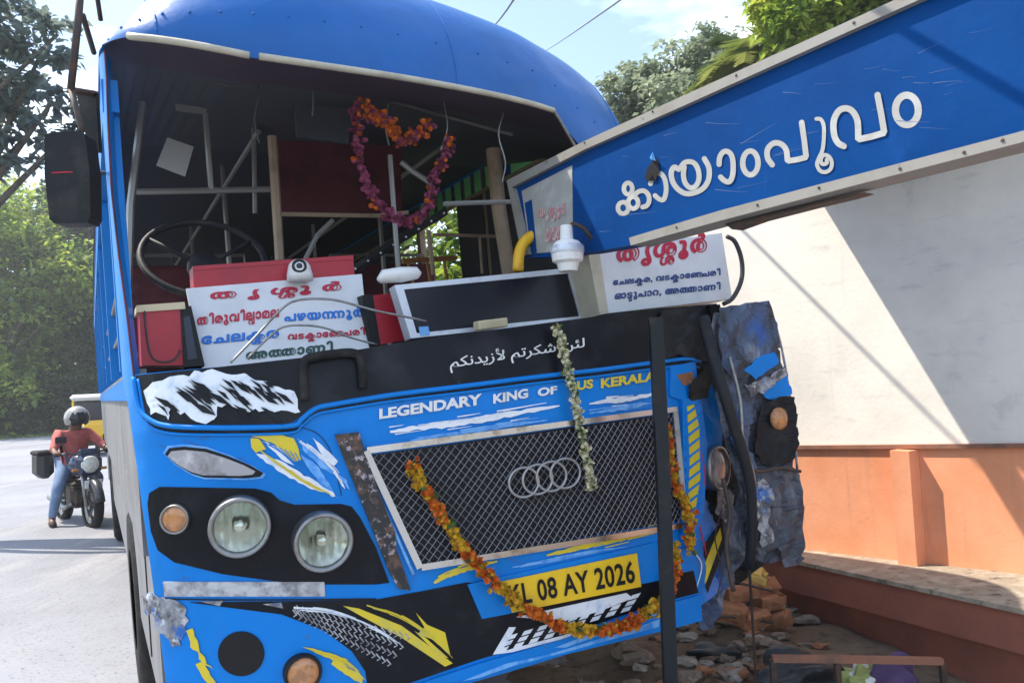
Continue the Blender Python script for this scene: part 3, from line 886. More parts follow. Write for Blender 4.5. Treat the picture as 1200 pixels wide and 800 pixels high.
# driver's partition: rails traced on planes across the cabin
def rail(px, y, r, m, name='rail', n=6):
    S = S_BY(y); b = MB(); b.tube(S(np.array(px), 0), r, n); return b.build(name, m, bus)
rail([(160, 225), (322, 222)], 1.3, .014, 'rail_grey'); rail([(168, 118), (153, 240), (150, 345)], 1.3, .016, 'rail_grey'); rail([(239, 110), (248, 224)], 1.3, .013, 'rail_grey')
rail([(296, 60), (299, 250)], 1.6, .012, 'rail_grey')
rail([(319, 160), (328, 305)], 1.25, .022, 'rail_tan'); rail([(328, 251), (440, 253), (478, 249)], 1.25, .011, 'rail_tan')
rail([(457, 182), (462, 250), (467, 318)], .95, .012, 'rail_grey'); rail([(502, 270), (508, 322)], 1.5, .014, 'rail_tan')
rail([(508, 275), (582, 277)], 1.5, .010, 'rail_tan'); rail([(562, 277), (565, 320)], 1.5, .009, 'rail_tan')
rail([(578, 175), (584, 240), (597, 322)], 1.12, .040, 'rail_tan', 'door_pillar', 10)
rail([(520, 239), (578, 237), (622, 236), (632, 248), (636, 290)], .7, .011, 'rail_grey')
rail([(472, 306), (535, 302)], 2.4, .018, 'rail_orange'); rail([(478, 306), (486, 340)], 2.4, .012, 'rail_orange'); rail([(500, 305), (506, 340)], 2.4, .012, 'rail_orange'); rail([(520, 303), (526, 340)], 2.4, .012, 'rail_orange')
rail([(395, 330), (450, 292), (522, 248)], 1.0, .022, 'black_matt', 'door_track')
b = MB(); S = S_BY(1.0)
for k in range(9):
    t = k / 8; b.blob(S([(400 + 118 * t, 325 - 74 * t)], .022)[0], .006, k, 1, 0)
b.build('rivet', 'plastic_white', bus)
for u in (-.55, .45):
    b = MB(); b.tube([bw(u, 1.5, 2.86), bw(u, 9.2, 2.86)], .014, 6); b.build('ceiling_rail', 'rail_grey', bus)
    for y in (2.6, 4.3, 6.0): b = MB(); b.tube([bw(u, y, 1.04), bw(u, y, 3.0)], .016, 6); b.build('pole', 'rail_grey', bus)
for k, px in enumerate(([(366, 104), (367, 120), (366, 136)], [(300, 78), (303, 110), (298, 140), (304, 168)], [(455, 122), (452, 148), (456, 170)], [(590, 132), (584, 158), (592, 190), (588, 214)], [(520, 118), (524, 150), (516, 176)])):
    rail([tuple(q) for q in spline(px, 4)], .62, .0035, 'steel_dull' if k != 1 else 'cable', 'dangling_wire', 5)
rail([tuple(q) for q in spline([(170, 70), (250, 96), (330, 104), (420, 110), (520, 136), (600, 158)], 4)], .70, .012, 'cable', 'torn_seal', 6)
rail([(345, 330), (372, 275), (390, 258)], 1.2, .012, 'rail_grey'); rail([(470, 190), (482, 200), (505, 215)], 1.0, .014, 'rail_grey')
PM('partition_panel', 'red_cloth', [[(326, 164), (420, 168), (470, 172), (470, 252), (330, 250)]], 0, .03, 60, S_BY(1.75))
PM('sun_visor', 'interior_dark', [[(345, 118), (412, 128), (408, 168), (348, 160)]], 0, .02, 60, S_BY(.9))
# steering wheel on a column
S = S_BY(.72); c = S([(240, 302)], 0)[0]
ax = (-EY * .75 + BZ * .66); ax /= np.linalg.norm(ax); e2 = np.cross(ax, EX)
sw = MB(); ring = [c + (EX * math.cos(t) + e2 * math.sin(t)) * .215 for t in np.linspace(0, 2 * math.pi, 41)]
sw.tube(ring, .013, 8, cap=False)
for t in (.5, 2.6, 4.7): sw.tube([c - ax * .04, c + (EX * math.cos(t) + e2 * math.sin(t)) * .21], .010, 6)
sw.lathe(c - ax * .06, ax, [(0, .05), (.05, .05), (.06, .02), (.06, 0)], 16)
sw.tube([c - ax * .05, c - ax * .35 - BZ * .1], .025, 8)
sw.build('steering_wheel', 'black_matt', bus, smooth=True)
bx('engine_cover', -.45, .45, 1.05, 2.1, 1.05, 1.55, 'black_matt', bev=.12)

# seams, scratches and chips in the paint
b = MB(); rg = random.Random(21)
b.ribbon(spline([(168, 698), (200, 701), (300, 702), (440, 701)], 8), .9, S_BUS, .0035, .0002)
b.ribbon(spline([(352, 500), (372, 508), (388, 530), (400, 580)], 8), .5, S_BUS, .0035, .0002)
b.build('panel_seam', 'ink_black', bus)
b = MB()
for k in range(46):
    x, y = rg.uniform(170, 780), rg.uniform(500, 720); L_ = rg.uniform(5, 40); a = rg.gauss(-.1, .5)
    b.ribbon(spline([(x, y), (x + L_ * .5, y + L_ * .5 * a + rg.uniform(-2, 2)), (x + L_, y + L_ * a)], 4), np.linspace(.6, .12, 9) * rg.uniform(.3, 1.2), S_BUS, .0021 + .00001 * k, .0001)
b.build('scratch', 'scratch_pale', bus)
# --- headlamp cluster
hous = [(174, 590), (176, 577), (188, 570), (300, 572), (318, 577), (328, 586), (345, 591), (400, 590), (412, 593), (422, 606), (440, 640), (456, 682), (440, 684), (350, 684), (262, 672), (205, 658), (186, 644), (178, 622)]
lc = P('headlamp_housing', 'black_gloss', hous, .004, .012, 18)
def lampset(name, px, rpx, m, ring='chrome', depth=.02, parent=bus, tilt=.25):
    h = bus_hit([px]); p = bwa(h)[0]; n = front_normal(h[:, 0], h[:, 2])[0]
    nw = EX * n[0] * tilt + EY * n[1] + BZ * n[2]; nw /= np.linalg.norm(nw); n1 = EX * n[0] + EY * n[1] + BZ * n[2]
    dpt = (p - CAM) @ F0; r = rpx / FPX * dpt * 1.02
    lift = math.sqrt(max(0, 1 - (nw @ n1) ** 2)) * r * .8 + (.05 if m == 'lens' else .004)
    p = p + n1 * lift
    e = r * .25
    b = MB(); b.lathe(p, nw, [(r * 1.02, -.16), (r * 1.06, depth * .6), (r * 1.03, depth), (r * .94, depth * 1.05), (r * .88, depth * .5), (r * .87, 0)], 40); o = b.build(name, ring, parent, smooth=True)
    if m == 'lens':
        b = MB(); b.lathe(p, nw, [(r * .88, .004), (r * .7, -.015), (r * .45, -.03), (r * .2, -.042), (0, -.046)], 40); b.build('reflector', 'reflector', o, smooth=True)
        b = MB(); b.lathe(p, nw, [(r * .2, -.03), (r * .2, .0), (r * .12, .006), (0, .006)], 20); b.build('bulb_shield', 'reflector', o, smooth=True)
        b = MB(); b.lathe(p, nw, [(r * .9, depth * .45), (r * .7, depth * .75), (r * .4, depth * .95), (0, depth * 1.0)], 40); g = b.build('lens', 'lens_glass', o, smooth=True)
    else:
        b = MB(); b.lathe(p, nw, [(r * .9, depth * .5), (r * .75, depth * .85), (r * .4, depth * 1.0), (0, depth * 1.05)], 28); b.build('lens', m, o, smooth=True)
    return o
mg = mat('lens_glass', (.93, .96, .92), .06, trans=1.0, coat=0, bump=(70, .35, .003))
mg.node_tree.nodes['Principled BSDF'].inputs['IOR'].default_value = 1.25
wv = mg.node_tree.nodes.new('ShaderNodeTexWave'); wv.inputs['Scale'].default_value = 14; wv.inputs['Distortion'].default_value = .3
for bp_ in mg.node_tree.nodes:
    if bp_.type == 'BUMP': mg.node_tree.links.new(wv.outputs['Fac'], bp_.inputs['Height']); bp_.inputs['Distance'].default_value = .006; bp_.inputs['Strength'].default_value = .6
    if bp_.type == 'TEX_COORD': mg.node_tree.links.new(bp_.outputs['Object'], wv.inputs['Vector'])
lampset('headlight', (287, 612), 31.5, 'lens', 'steel_dull', tilt=.45); lampset('headlight', (378, 630), 31, 'lens', 'steel_dull', tilt=.5)
lampset('indicator', (208, 607), 16, 'amber', 'steel_dull', .012, tilt=.7)
lampset('fog_lamp', (355, 786), 20, 'amber', 'black_matt', .016)
# flat black disc, painted dark of the recess where the other fog lamp was
h = bus_hit([(283, 765)]); p = bwa(h)[0]; r_ = 27 / FPX * ((p - CAM) @ F0)
b = MB(); nn = front_normal(h[:, 0], h[:, 2])[0]; nw = EX * nn[0] + EY * nn[1] + BZ * nn[2]; b.patch(ell(283, 765, 27, 26, 0, 2 * math.pi, 33)[:-1], S_BUS, .005, .004, 14); b.build('fog_hole_disc', 'ink_black', bus, smooth=False)
# eye-shaped upper lamp
eye = [(192, 530), (197, 522), (215, 520), (242, 523), (270, 533), (296, 545), (312, 555), (308, 560), (290, 562), (240, 561), (225, 556), (206, 544)]
P('eye_lamp', 'light_blue', eye, .004, .008, 14)
cx, cy = 250, 543
P('eye_lamp_rim', 'ink_black', [(cx + (x - cx) * .95, cy + (y - cy) * .88) for x, y in eye], .0065, .004, 14)
P('eye_lamp_lens', 'dirty_lamp', [(cx - 2 + (x - cx) * .84, cy + (y - cy) * .72) for x, y in eye], .012, .006, 10)
P('bumper_sticker', 'grey_sticker', [(192, 681), (380, 681), (381, 698), (194, 698)], .0045, .004, 20)
# rusty trim left of the grille
P('rusty_trim', 'rust_trim', [(392, 509), (420, 506), (432, 545), (452, 598), (462, 622), (463, 640), (474, 672), (480, 690), (466, 688), (455, 668), (440, 630), (420, 580), (404, 540)], .016, .02, 16)

# --- grille
gq = [(433, 533), (787, 484), (799, 610), (492, 660)]
P('grille_recess', 'ink_black', gq, .003, .004, 30)
gi = bus_hit(gq)
b = MB()
def gl(p0, p1, m=9):
    L = np.array([p0 + (p1 - p0) * t for t in np.linspace(0, 1, m)])
    y = front(L[:, 0], L[:, 1]) - .014
    return [bw(a_, c_, d_) for a_, c_, d_ in zip(L[:, 0], y, L[:, 1])]
uz = gi[:, [0, 2]]                                     # corners across/up, clockwise from top left
def clip_line(o, d):
    ts = []
    n = 4
    tmin, tmax = -9, 9
    cc = uz.mean(0)
    for i in range(n):
        a, c = uz[i], uz[(i + 1) % n]
        e = c - a; nn = np.array([-e[1], e[0]])
        if nn @ (cc - a) < 0: nn = -nn
        den = nn @ d; num = nn @ (a - o)
        if abs(den) < 1e-9: continue
        t = num / den
        if den > 0: tmin = max(tmin, t)
        else: tmax = min(tmax, t)
    return (o + d * tmin, o + d * tmax) if tmax - tmin > .01 else None
for sg in (1, -1):
    d = np.array([math.cos(R(47)), sg * math.sin(R(47))]); nn = np.array([-d[1], d[0]])
    for k in range(-40, 41):
        c = clip_line(uz.mean(0) + nn * (k * .0215 + .002 * math.sin(k * 1.7)), d)
        if c is not None: b.tube(gl(*c), .0013, 4, cap=False)
gr = b.build('grille_mesh', 'wire_metal', bus)
def strip(name, m, px, r, off, n=6, sq=False):
    b = MB(); b.tube(bpath(px, off, 8) if len(px) > 2 else S_BUS(np.array([np.array(px[0]) + (np.array(px[1]) - np.array(px[0])) * t for t in np.linspace(0, 1, 14)]), off), r, n, sq=sq)
    return b.build(name, m, bus, smooth=not sq)
strip('grille_frame', 'chrome', [(429, 527), (789, 479)], .010, .010, 4, True)
strip('grille_frame', 'chrome', [(429, 527), (492, 663)], .011, .0085, 4, True)
strip('grille_frame', 'chrome', [(492, 663), (801, 614)], .010, .010, 4, True)
strip('grille_frame', 'steel_dull', [(789, 479), (801, 614)], .010, .0085, 4, True)
strip('grille_trim', 'light_blue', [(418, 524), (484, 672)], .006, .005)
b = MB()
for (x, y) in ((609, 564), (625, 560.5), (641, 557), (657, 553.5)):
    ring = []
    for t in np.linspace(0, 2 * math.pi, 33): ring.append((x + 17.2 * math.cos(t), y + 17.2 * math.sin(t) - .05 * 17 * math.cos(t)))
    b.tube(S_BUS(np.array(ring), .028), .0052, 6, cap=False)
b.build('ring_emblem', 'ring_metal', gr, smooth=True)

rg = random.Random(9)
def smear(name, m, px, hw, n, seed, off=.0045, taper=True):
    """a dry-brush stroke: one ragged band and loose streaks beside it"""
    rg = random.Random(seed); px = np.array(spline(px, 6)); k = len(px)
    t = np.linspace(0, 1, k); w = hw * (np.sin(np.pi * np.clip(t * .92 + .06, 0, 1)) ** .6)
    d = np.gradient(px, axis=0); d /= np.linalg.norm(d, axis=1)[:, None]; nn = np.stack([-d[:, 1], d[:, 0]], 1)
    up = [tuple(px[i] + nn[i] * w[i] * rg.uniform(.45, 1.1)) for i in range(k)]; lo_ = [tuple(px[i] - nn[i] * w[i] * rg.uniform(.45, 1.1)) for i in range(k)][::-1]
    P(name, m, up + lo_, off, .002, 12)
    b = MB()
    for j in range(n):
        i0 = rg.randrange(0, k - 6); i1 = min(k - 1, i0 + rg.randrange(4, 10)); o_ = rg.uniform(-1.7, 1.7) * hw
        seg = [px[i] + nn[i] * o_ for i in range(i0, i1)]
        b.ribbon(seg, np.linspace(.9, .3, len(seg)) * rg.uniform(.4, 1.2), S_BUS, off + .0008 + .0002 * j)
    b.build(name, m, bus)
# --- lower front: black graphics over the blue
PM('black_decal', 'black_gloss', [
    [(222, 705), (330, 704), (440, 702), (500, 691), (546, 682), (556, 706), (565, 722), (592, 717), (700, 694), (775, 676), (812, 668), (818, 694), (771, 706), (657, 745), (560, 772), (478, 800),
     (460, 812), (432, 812), (428, 786), (412, 762), (380, 738), (330, 719), (275, 712)]], .003, .003, 18)
PM('blue_valance', 'bus_blue', [[(470, 806), (560, 776), (657, 748), (771, 709), (818, 696), (820, 726), (778, 737), (657, 766), (512, 802), (480, 816)]], .012, .012, 18)
PM('valance_decal', 'light_blue', [[(540, 796), (590, 776), (640, 765), (690, 750), (740, 735), (770, 724), (769, 733), (720, 746), (650, 765), (600, 778), (560, 792)],
                                  [(648, 757), (700, 737), (760, 716), (768, 719), (720, 735), (660, 757)]], .0135, .002, 18)
sq_ = []
def squig(x0, y0, x1, y1, amp, m):
    return [(x0 + (x1 - x0) * t + amp * math.sin(t * m * math.pi) * .4, y0 + (y1 - y0) * t + amp * math.sin(t * m * math.pi)) for t in np.linspace(0, 1, 15)]
b = MB()
for k in range(19):                                    # the tyre print: short hooked strokes in a tapering band
    t = k / 18
    x, y = 345 + 118 * t, 711 + 46 * t; hw = 4 + 17 * t
    for j in (-1, -.35, .3, .9):
        p = [(x - j * hw * .55, y + j * hw * .75), (x + 5 - j * hw * .55, y + 2 + j * hw * .75 + 4), (x + 3 - j * hw * .55 - 2, y + j * hw * .75 + 8)]
        b.tube(S_BUS(np.array(p), .0045), .0016 + .0007 * t, 4)
b.build('tyre_print_decal', 'grey_sticker', bus)
PM('yellow_slash_decal', 'yellow_sticker', [[(402, 709), (420, 712), (470, 732), (530, 776), (521, 780), (470, 746), (425, 722)], [(487, 717), (500, 731), (521, 740), (527, 766), (506, 748), (489, 742), (497, 734)], [(485, 738), (498, 746), (525, 770), (515, 768)]], .0045, .002, 16)
PM('corner_scrape', 'scrape_grey', [jag([(168, 697), (205, 702), (219, 712), (217, 735), (210, 755), (203, 757), (196, 742), (186, 740), (182, 722), (171, 716)], 2.2, 5, 4), [(236, 704), (262, 703), (258, 709)], [(308, 707), (330, 705), (332, 712)]], .0045, .002, 12)
PM('corner_decal', 'yellow_sticker', [jag([(219, 738), (226, 735), (233, 752), (228, 757), (240, 768), (250, 783), (234, 771), (238, 768), (224, 757)], .8, 31, 4), jag([(230, 777), (240, 772), (247, 790), (256, 806), (246, 806), (238, 792)], .8, 32, 4), jag([(355, 757), (385, 764), (408, 772), (396, 775), (412, 784), (425, 792), (424, 800), (404, 789), (388, 777), (394, 774)], .8, 33, 4)], .0045, .002, 14)
PM('chequer_band_decal', 'white_sticker', [[(577, 766), (596, 734), (604, 734), (586, 764)], [(604, 722), (660, 722), (700, 710), (733, 694), (741, 700), (700, 716), (660, 727)]], .0045, .002, 16)
ch = []
for i in range(9):
    for j in range(3):
        if True:
            x = 596 + i * 18 - j * 5; y = 744 - i * 5.4 + j * 7.5 - (4 if i > 4 else 0)
            ch.append([(x, y), (x + 10, y - 3), (x + 6.5, y + 2.5), (x - 3.5, y + 5.5)])
PM('chequer_decal', 'white_sticker', ch, .0047, .002, 20)
PM('chequer_line_decal', 'white_sticker', [[(577, 766), (600, 759), (680, 738), (763, 720), (763, 724), (680, 742), (600, 763)]], .0047, .002, 16)
# plate panel (blue) and number plate
PM('plate_panel', 'bus_blue', [[(547, 684), (586, 675), (744, 640), (780, 631), (777, 678), (752, 683), (600, 717), (564, 724)]], .008, .008, 18)
pl = P('number_plate', 'plate_yellow', [(585, 680), (743, 647), (748, 686), (598, 716)], .016, .004, 24)
b = MB(); b.text("KL 08 AY 2026", [(596, 709), (741, 681), (738, 655), (592, 684)], S_BUS, .0185, bold=.022, spacing=1.05); b.build('plate_number', 'ink_black', pl)
smear('under_grille_decal', 'yellow_sticker', [(508, 682), (530, 671), (555, 663), (582, 657)], 4, 8, 6)
smear('under_grille_decal', 'yellow_sticker', [(640, 650), (680, 641), (720, 631), (760, 622), (784, 617)], 4.5, 10, 7)
# lettering on the bonnet and the cowl
b = MB(); b.text("LEGENDARY", [(444, 491), (564, 474), (564, 461), (444, 479)], S_BUS, .006, bold=.045); b.build('slogan_lettering', 'white_paint', bus)
b = MB(); b.text("KING", [(577, 473), (618, 466), (618, 455), (577, 462)], S_BUS, .006, bold=.045); b.build('slogan_lettering', 'white_paint', bus)
b = MB(); b.text("OF", [(629, 465), (652, 461), (652, 452), (629, 455)], S_BUS, .006, bold=.045); b.build('slogan_lettering', 'white_paint', bus)
b = MB(); b.text("BUS", [(666, 459), (694, 455), (694, 444), (666, 448)], S_BUS, .006, bold=.045); b.build('slogan_lettering', 'yellow_sticker', bus)
b = MB(); b.text("KERALA", [(703, 455), (768, 446), (768, 435), (703, 444)], S_BUS, .006, bold=.045); b.build('slogan_lettering', 'yellow_sticker', bus)
b = MB()
arab = "ﻟﺌﻦ ﺷﻜﺮﺗﻢ ﻷﺯﻳﺪﻧﻜﻢ"
b = MB(); b.text(arab[::-1], [(526, 438), (683, 413), (683, 394), (526, 417)], S_BUS, .011, bold=.008); b.build('arabic_lettering', 'white_paint', bus)
# pale smear decals round the grille
smear('brush_decal', 'white_sticker', [(457, 506), (490, 501), (530, 496), (570, 490), (610, 483), (655, 475)], 4.5, 12, 3)
smear('streak_decal', 'light_blue', [(480, 516), (530, 508), (590, 499), (640, 492)], 3, 10, 14)
smear('streak_decal', 'light_blue', [(690, 484), (730, 478), (762, 472)], 2.5, 8, 15)
smear('streak_decal', 'white_sticker', [(352, 516), (372, 532), (392, 552), (404, 572)], 2.2, 9, 16)
smear('streak_decal', 'yellow_sticker', [(300, 524), (330, 545), (360, 565), (390, 580)], 1.2, 9, 17)
smear('streak_decal', 'light_blue', [(410, 520), (424, 552), (440, 590), (452, 622)], 2.0, 8, 18)
smear('streak_decal', 'light_blue', [(600, 664), (650, 655), (700, 645), (735, 640)], 1.8, 9, 19)
smear('streak_decal', 'white_sticker', [(345, 712), (390, 716), (440, 735), (470, 755)], 1.3, 12, 20)
smear('streak_decal', 'yellow_sticker', [(430, 708), (470, 722), (505, 745), (530, 770)], 1.4, 10, 22)
smear('streak_decal', 'yellow_sticker', [(372, 762), (396, 770), (414, 782), (428, 796)], 1.5, 8, 23)
smear('brush_decal', 'white_sticker', [(690, 473), (720, 469), (745, 466), (766, 461)], 3.6, 7, 4)
PM('flash_decal', 'yellow_sticker', [jag([(262, 506), (330, 509), (344, 513), (350, 526), (353, 538), (343, 541), (322, 520), (300, 512)], .6, 1), jag([(294, 513), (304, 514), (312, 526), (300, 530), (295, 524)], .5, 2)], .0047, .002, 14)
PM('flash_decal', 'light_blue', [jag([(348, 513), (360, 520), (372, 534), (384, 546), (398, 556), (406, 562), (410, 574), (404, 566), (392, 556), (376, 548), (362, 534)], .8, 3), jag([(352, 532), (366, 540), (376, 552), (386, 566), (394, 580), (378, 570), (364, 552)], .8, 4)], .0045, .002, 14)
PM('flash_decal', 'white_sticker', [jag([(300, 531), (330, 540), (352, 553), (380, 569), (398, 583), (360, 570), (325, 551)], .8, 5), jag([(308, 517), (330, 525), (345, 545), (330, 538)], .7, 6), jag([(366, 512), (378, 522), (396, 540), (392, 545), (378, 534)], .6, 7)], .0042, .002, 14)
b = MB()
for k in range(7): b.ribbon(spline([(310 + k * 6, 518 + k * 2), (330 + k * 5, 530 + k * 4), (350 + k * 6, 549 + k * 4)], 4), .5, S_BUS, .0058 + .0003 * k)
b.build('flash_lines_decal', 'bus_blue', bus)
# white torn sticker with black slashes on the left cowl corner
PM('shard_decal', 'white_sticker', [jag([(172, 458), (182, 448), (212, 440), (245, 434), (262, 440), (290, 439), (300, 446), (322, 453), (345, 459), (340, 465), (349, 468), (342, 474), (352, 483), (330, 481), (318, 484), (300, 479), (290, 483), (272, 476), (256, 476), (252, 492), (243, 497), (236, 482), (232, 494), (224, 478), (214, 486), (205, 475), (200, 492), (191, 478), (180, 486), (176, 472)], 1.6, 4, 5)], .0125, .002, 14)
rg = random.Random(3); sl_ = []
for k in range(46):
    x = 182 + rg.random() * 145; y = 444 + rg.random() * 34; L_ = 12 + rg.random() * 30; a = .62 + rg.random() * .35
    sl_.append([(x, y), (x + L_ * math.cos(a) * .5 + 2, y + L_ * math.sin(a) * .35 - 2), (x + L_ * math.cos(a), y + L_ * math.sin(a) * .75), (x + L_ * .4, y + L_ * .3 + 2)])
PM('slash_decal', 'black_gloss', sl_, .0165, .002, 8)
# grab handle on the cowl, wipers hanging loose
b = MB(); b.tube(bpath([(357, 470), (356, 432), (362, 422), (390, 417), (412, 416), (421, 424), (424, 456)], .035, 6), .014, 8); b.build('grab_handle', 'rubber', bus, smooth=True)

# --- crushed right corner
S_C = S_BY(.12, .10, -.15)
def crumple(name, m, poly, surf, amp, seed, off=0.0, L=7, thick=.004):
    L = L * 1.45
    V, T, edge = refine(poly, L)
    rg = random.Random(seed)
    ph = [(rg.uniform(.02, .16), rg.uniform(.02, .10), rg.uniform(0, 6)) for _ in range(9)]
    h = np.zeros(len(V))
    for fx, fy, o_ in ph:
        q = (V[:, 0] * fx + V[:, 1] * fy * rg.choice((-1, 1)) + o_) / math.pi
        h += np.abs((q % 1) * 2 - 1) - .5               # straight folds with sharp ridges
    h = h / 3.2 * amp + np.array([rg.gauss(0, amp * .10) for _ in range(len(V))])
    W0 = surf(V, off)
    nn = surf(V[:1], off + 1)[0] - W0[0]
    Wd = W0 + np.outer(h, nn)
    b = MB(); b.add(Wd, [tuple(t) for t in T])
    W2 = Wd - nn * thick; k = len(V)
    b.add(np.vstack([Wd, W2]), [(a_, c_, k + c_, k + a_) for a_, c_ in edge])
    return b.build(name, m, bus)
crumple('crushed_backing', 'rubber', [(786, 425), (845, 380), (905, 400), (915, 640), (860, 690), (835, 735), (795, 725), (790, 600)], S_BY(.42), .06, 4)
crumple('crushed_corner', 'crushed_dark', jag([(838, 366), (862, 362), (892, 360), (900, 376), (912, 412), (918, 442), (922, 470), (928, 530), (931, 600), (932, 636), (926, 652), (905, 660), (880, 656), (868, 636), (862, 600), (866, 560), (850, 520), (842, 470), (836, 420), (830, 390)], 1.2, 90, 6), S_C, .02, 8)
crumple('torn_sheet', 'crushed', jag([(838, 362), (862, 359), (895, 354), (903, 374), (912, 408), (900, 416), (880, 430), (868, 446), (848, 440), (838, 410)], 1.4, 91, 6), S_C, .014, 18, off=.03)
crumple('torn_sheet', 'crushed', jag([(846, 446), (866, 450), (876, 480), (872, 520), (882, 548), (870, 556), (852, 515)], 1.6, 92, 6), S_C, .018, 28, off=.03, L=6)
crumple('torn_sheet', 'crushed_dark', jag([(866, 556), (890, 548), (920, 546), (931, 556), (936, 600), (935, 640), (931, 661), (915, 664), (905, 640), (890, 650), (872, 630)], 1.5, 93, 6), S_C, .018, 38, off=.03)
crumple('torn_sheet', 'scrape_grey', jag([(870, 566), (884, 560), (896, 580), (890, 606), (900, 630), (884, 640), (876, 606)], 1.5, 94, 5), S_C, .03, 48, off=.055, L=6)
for k, px in enumerate(([(846, 420), (858, 470), (862, 520), (874, 560), (870, 610)], [(900, 358), (914, 410), (924, 470), (931, 540), (936, 610), (933, 655)], [(862, 545), (880, 552), (905, 548), (928, 552)], [(838, 560), (846, 600), (842, 640), (850, 690)])):
    b = MB(); b.tube(S_C(np.array(spline(px, 6)), .05 if k != 1 else .012), (.008, .005, .007, .009)[k], 6); b.build('bent_rib', ('steel_dull', 'scrape_grey', 'iron', 'iron')[k], bus, smooth=True)
for k, px in enumerate(([(820, 520), (826, 560), (818, 600), (828, 650)], [(846, 596), (838, 630), (846, 668), (840, 700)], [(806, 640), (822, 660), (816, 690)])):
    b = MB(); b.tube(S_BY(.06)(np.array(spline(px, 6)), 0), .003, 5); b.build('torn_wire', ('ink_red', 'cable', 'plastic_white')[k], bus, smooth=True)
PMc = lambda name, m, polys, off: PM(name, m, polys, off, .004, 14, S_C)
PMc('torn_blue_panel', 'bus_blue', [jag([(868, 432), (884, 420), (900, 414), (906, 427), (892, 436), (880, 446)], 1.5, 2, 4), jag([(886, 462), (900, 450), (917, 438), (922, 462), (905, 470)], 1.5, 3, 4)], .034)
crumple('torn_strip', 'scrape_grey', jag([(864, 450), (884, 446), (912, 430), (916, 438), (894, 456), (872, 466)], 1.5, 8, 4), S_C, .015, 55, off=.04, L=6)
crumple('lamp_pocket', 'black_gloss', jag([(884, 476), (905, 466), (924, 466), (930, 520), (920, 542), (890, 546), (878, 530)], 1.6, 4, 5), S_C, .008, 61, off=.036, L=8)
b = MB(); pz = S_C([(905, 491)], .046)[0]; b.lathe(pz, -EY, [(.045, -.01), (.045, .004), (.03, .01), (0, .012)], 20); b.build('indicator', 'amber', bus, smooth=True)
crumple('crumpled_skirt', 'crushed', [(815, 640), (860, 590), (872, 650), (850, 690), (838, 735), (822, 738), (812, 690)], S_BY(.22), .05, 17, L=8)
crumple('crumpled_flap', 'scrape_grey', [(838, 560), (850, 556), (862, 580), (850, 612), (838, 600)], S_BY(.14), .03, 21, L=7)
crumple('crumpled_cowl', 'black_matt', [(770, 366), (838, 358), (846, 400), (838, 440), (824, 425), (790, 416), (772, 424)], S_BUS, .02, 31, off=.02, L=9)
crumple('torn_inner', 'crushed', jag([(786, 600), (818, 560), (822, 600), (826, 640), (812, 660), (790, 655)], 2, 12, 5), S_BY(.10), .03, 71, L=6)
crumple('torn_inner', 'rubber', jag([(818, 520), (834, 512), (848, 530), (850, 600), (836, 640), (820, 640), (822, 580)], 2, 13, 5), S_BY(.16), .03, 72, L=7)
P('blue_strip', 'bus_blue', [(795, 468), (816, 466), (824, 520), (820, 600), (806, 642), (797, 640)], .02, .02, 14)
PM('strip_decal', 'yellow_sticker', [[(800, 476), (808, 474), (814, 500), (815, 560), (806, 620), (800, 610), (803, 540)]], .0225, .002, 14)
ch = [[(798, 484 + k * 13), (817, 470 + k * 13), (817, 472.5 + k * 13), (798, 488 + k * 13)] for k in range(11)]
PM('strip_decal', 'bus_blue', ch, .0245, .002, 20)
crumple('torn_blue_flap', 'bus_blue', [(818, 460), (832, 450), (842, 466), (848, 500), (846, 522), (832, 530), (820, 518)], S_BY(.10), .012, 41, L=8)
P('blue_patch', 'bus_blue', [(783, 430), (812, 424), (816, 456), (800, 470), (783, 464)], .012, .012, 12)
PM('torn_red_patch', 'brick', [[(790, 440), (808, 436), (812, 448), (798, 452)]], .0145, .002, 12)
crumple('torn_gap', 'rubber', [(800, 452), (822, 430), (832, 440), (820, 466), (804, 470)], S_BUS, .015, 6, off=.03, L=6)
lampset('broken_headlight', (836, 548), 24, 'dirty_lamp', 'steel_dull', .03, tilt=1.0)
PM('skirt_decal', 'yellow_sticker', [[(797, 690), (806, 662), (815, 655), (806, 690), (798, 706)], [(806, 704), (832, 640), (842, 618), (844, 630), (826, 680), (810, 710)]], .01, .002, 14, S_BY(.11))
P('skirt_black', 'black_matt', [(780, 650), (812, 650), (846, 612), (848, 640), (826, 700), (812, 718), (780, 716)], .006, .01, 14, S_BY(.11))

# --- mirror on its bracket, at the left
mr = MB()
S_M = S_PL(at(77, 208, 2.05), -F0 + CR * .12)
mr.patch([(52, 158), (60, 155), (93, 153), (99, 157), (105, 200), (106, 254), (102, 261), (64, 262), (58, 257), (52, 205)], S_M, 0, .075, 25)
mo = mr.build('mirror', 'black_matt', bus)
b = MB(); b.patch([(61, 202), (85, 201), (85, 202.2), (61, 203.2)], S_M, .002, .002, 30); b.build('mirror_seam', 'ink_red', mo)
b = MB()
b.tube([at(96, -30, 2.1), at(92, 20, 2.08), at(83, 105, 2.08)], .010, 8); b.tube([at(97, 18, 2.1), at(101, 32, 2.15), at(110, 62, 2.3)], .008, 8); b.tube([at(110, -30, 2.2), at(118, 24, 2.3)], .007, 8)
b.tube([at(83, 105, 2.08), at(96, 150, 2.08), at(92, 165, 2.09)], .009, 8); b.tube([at(84, 106, 2.08), at(112, 110, 2.35)], .010, 8); b.tube([at(104, 203, 2.09), at(122, 203, 2.5)], .008, 8)
b.build('mirror_bracket', 'iron', bus, smooth=True)
b = MB(); b.patch([(89, 107), (112, 109), (116, 178), (104, 176)], S_PL(at(100, 140, 2.3), -F0), 0, .02, 40); b.build('mirror_plate', 'black_matt', bus)

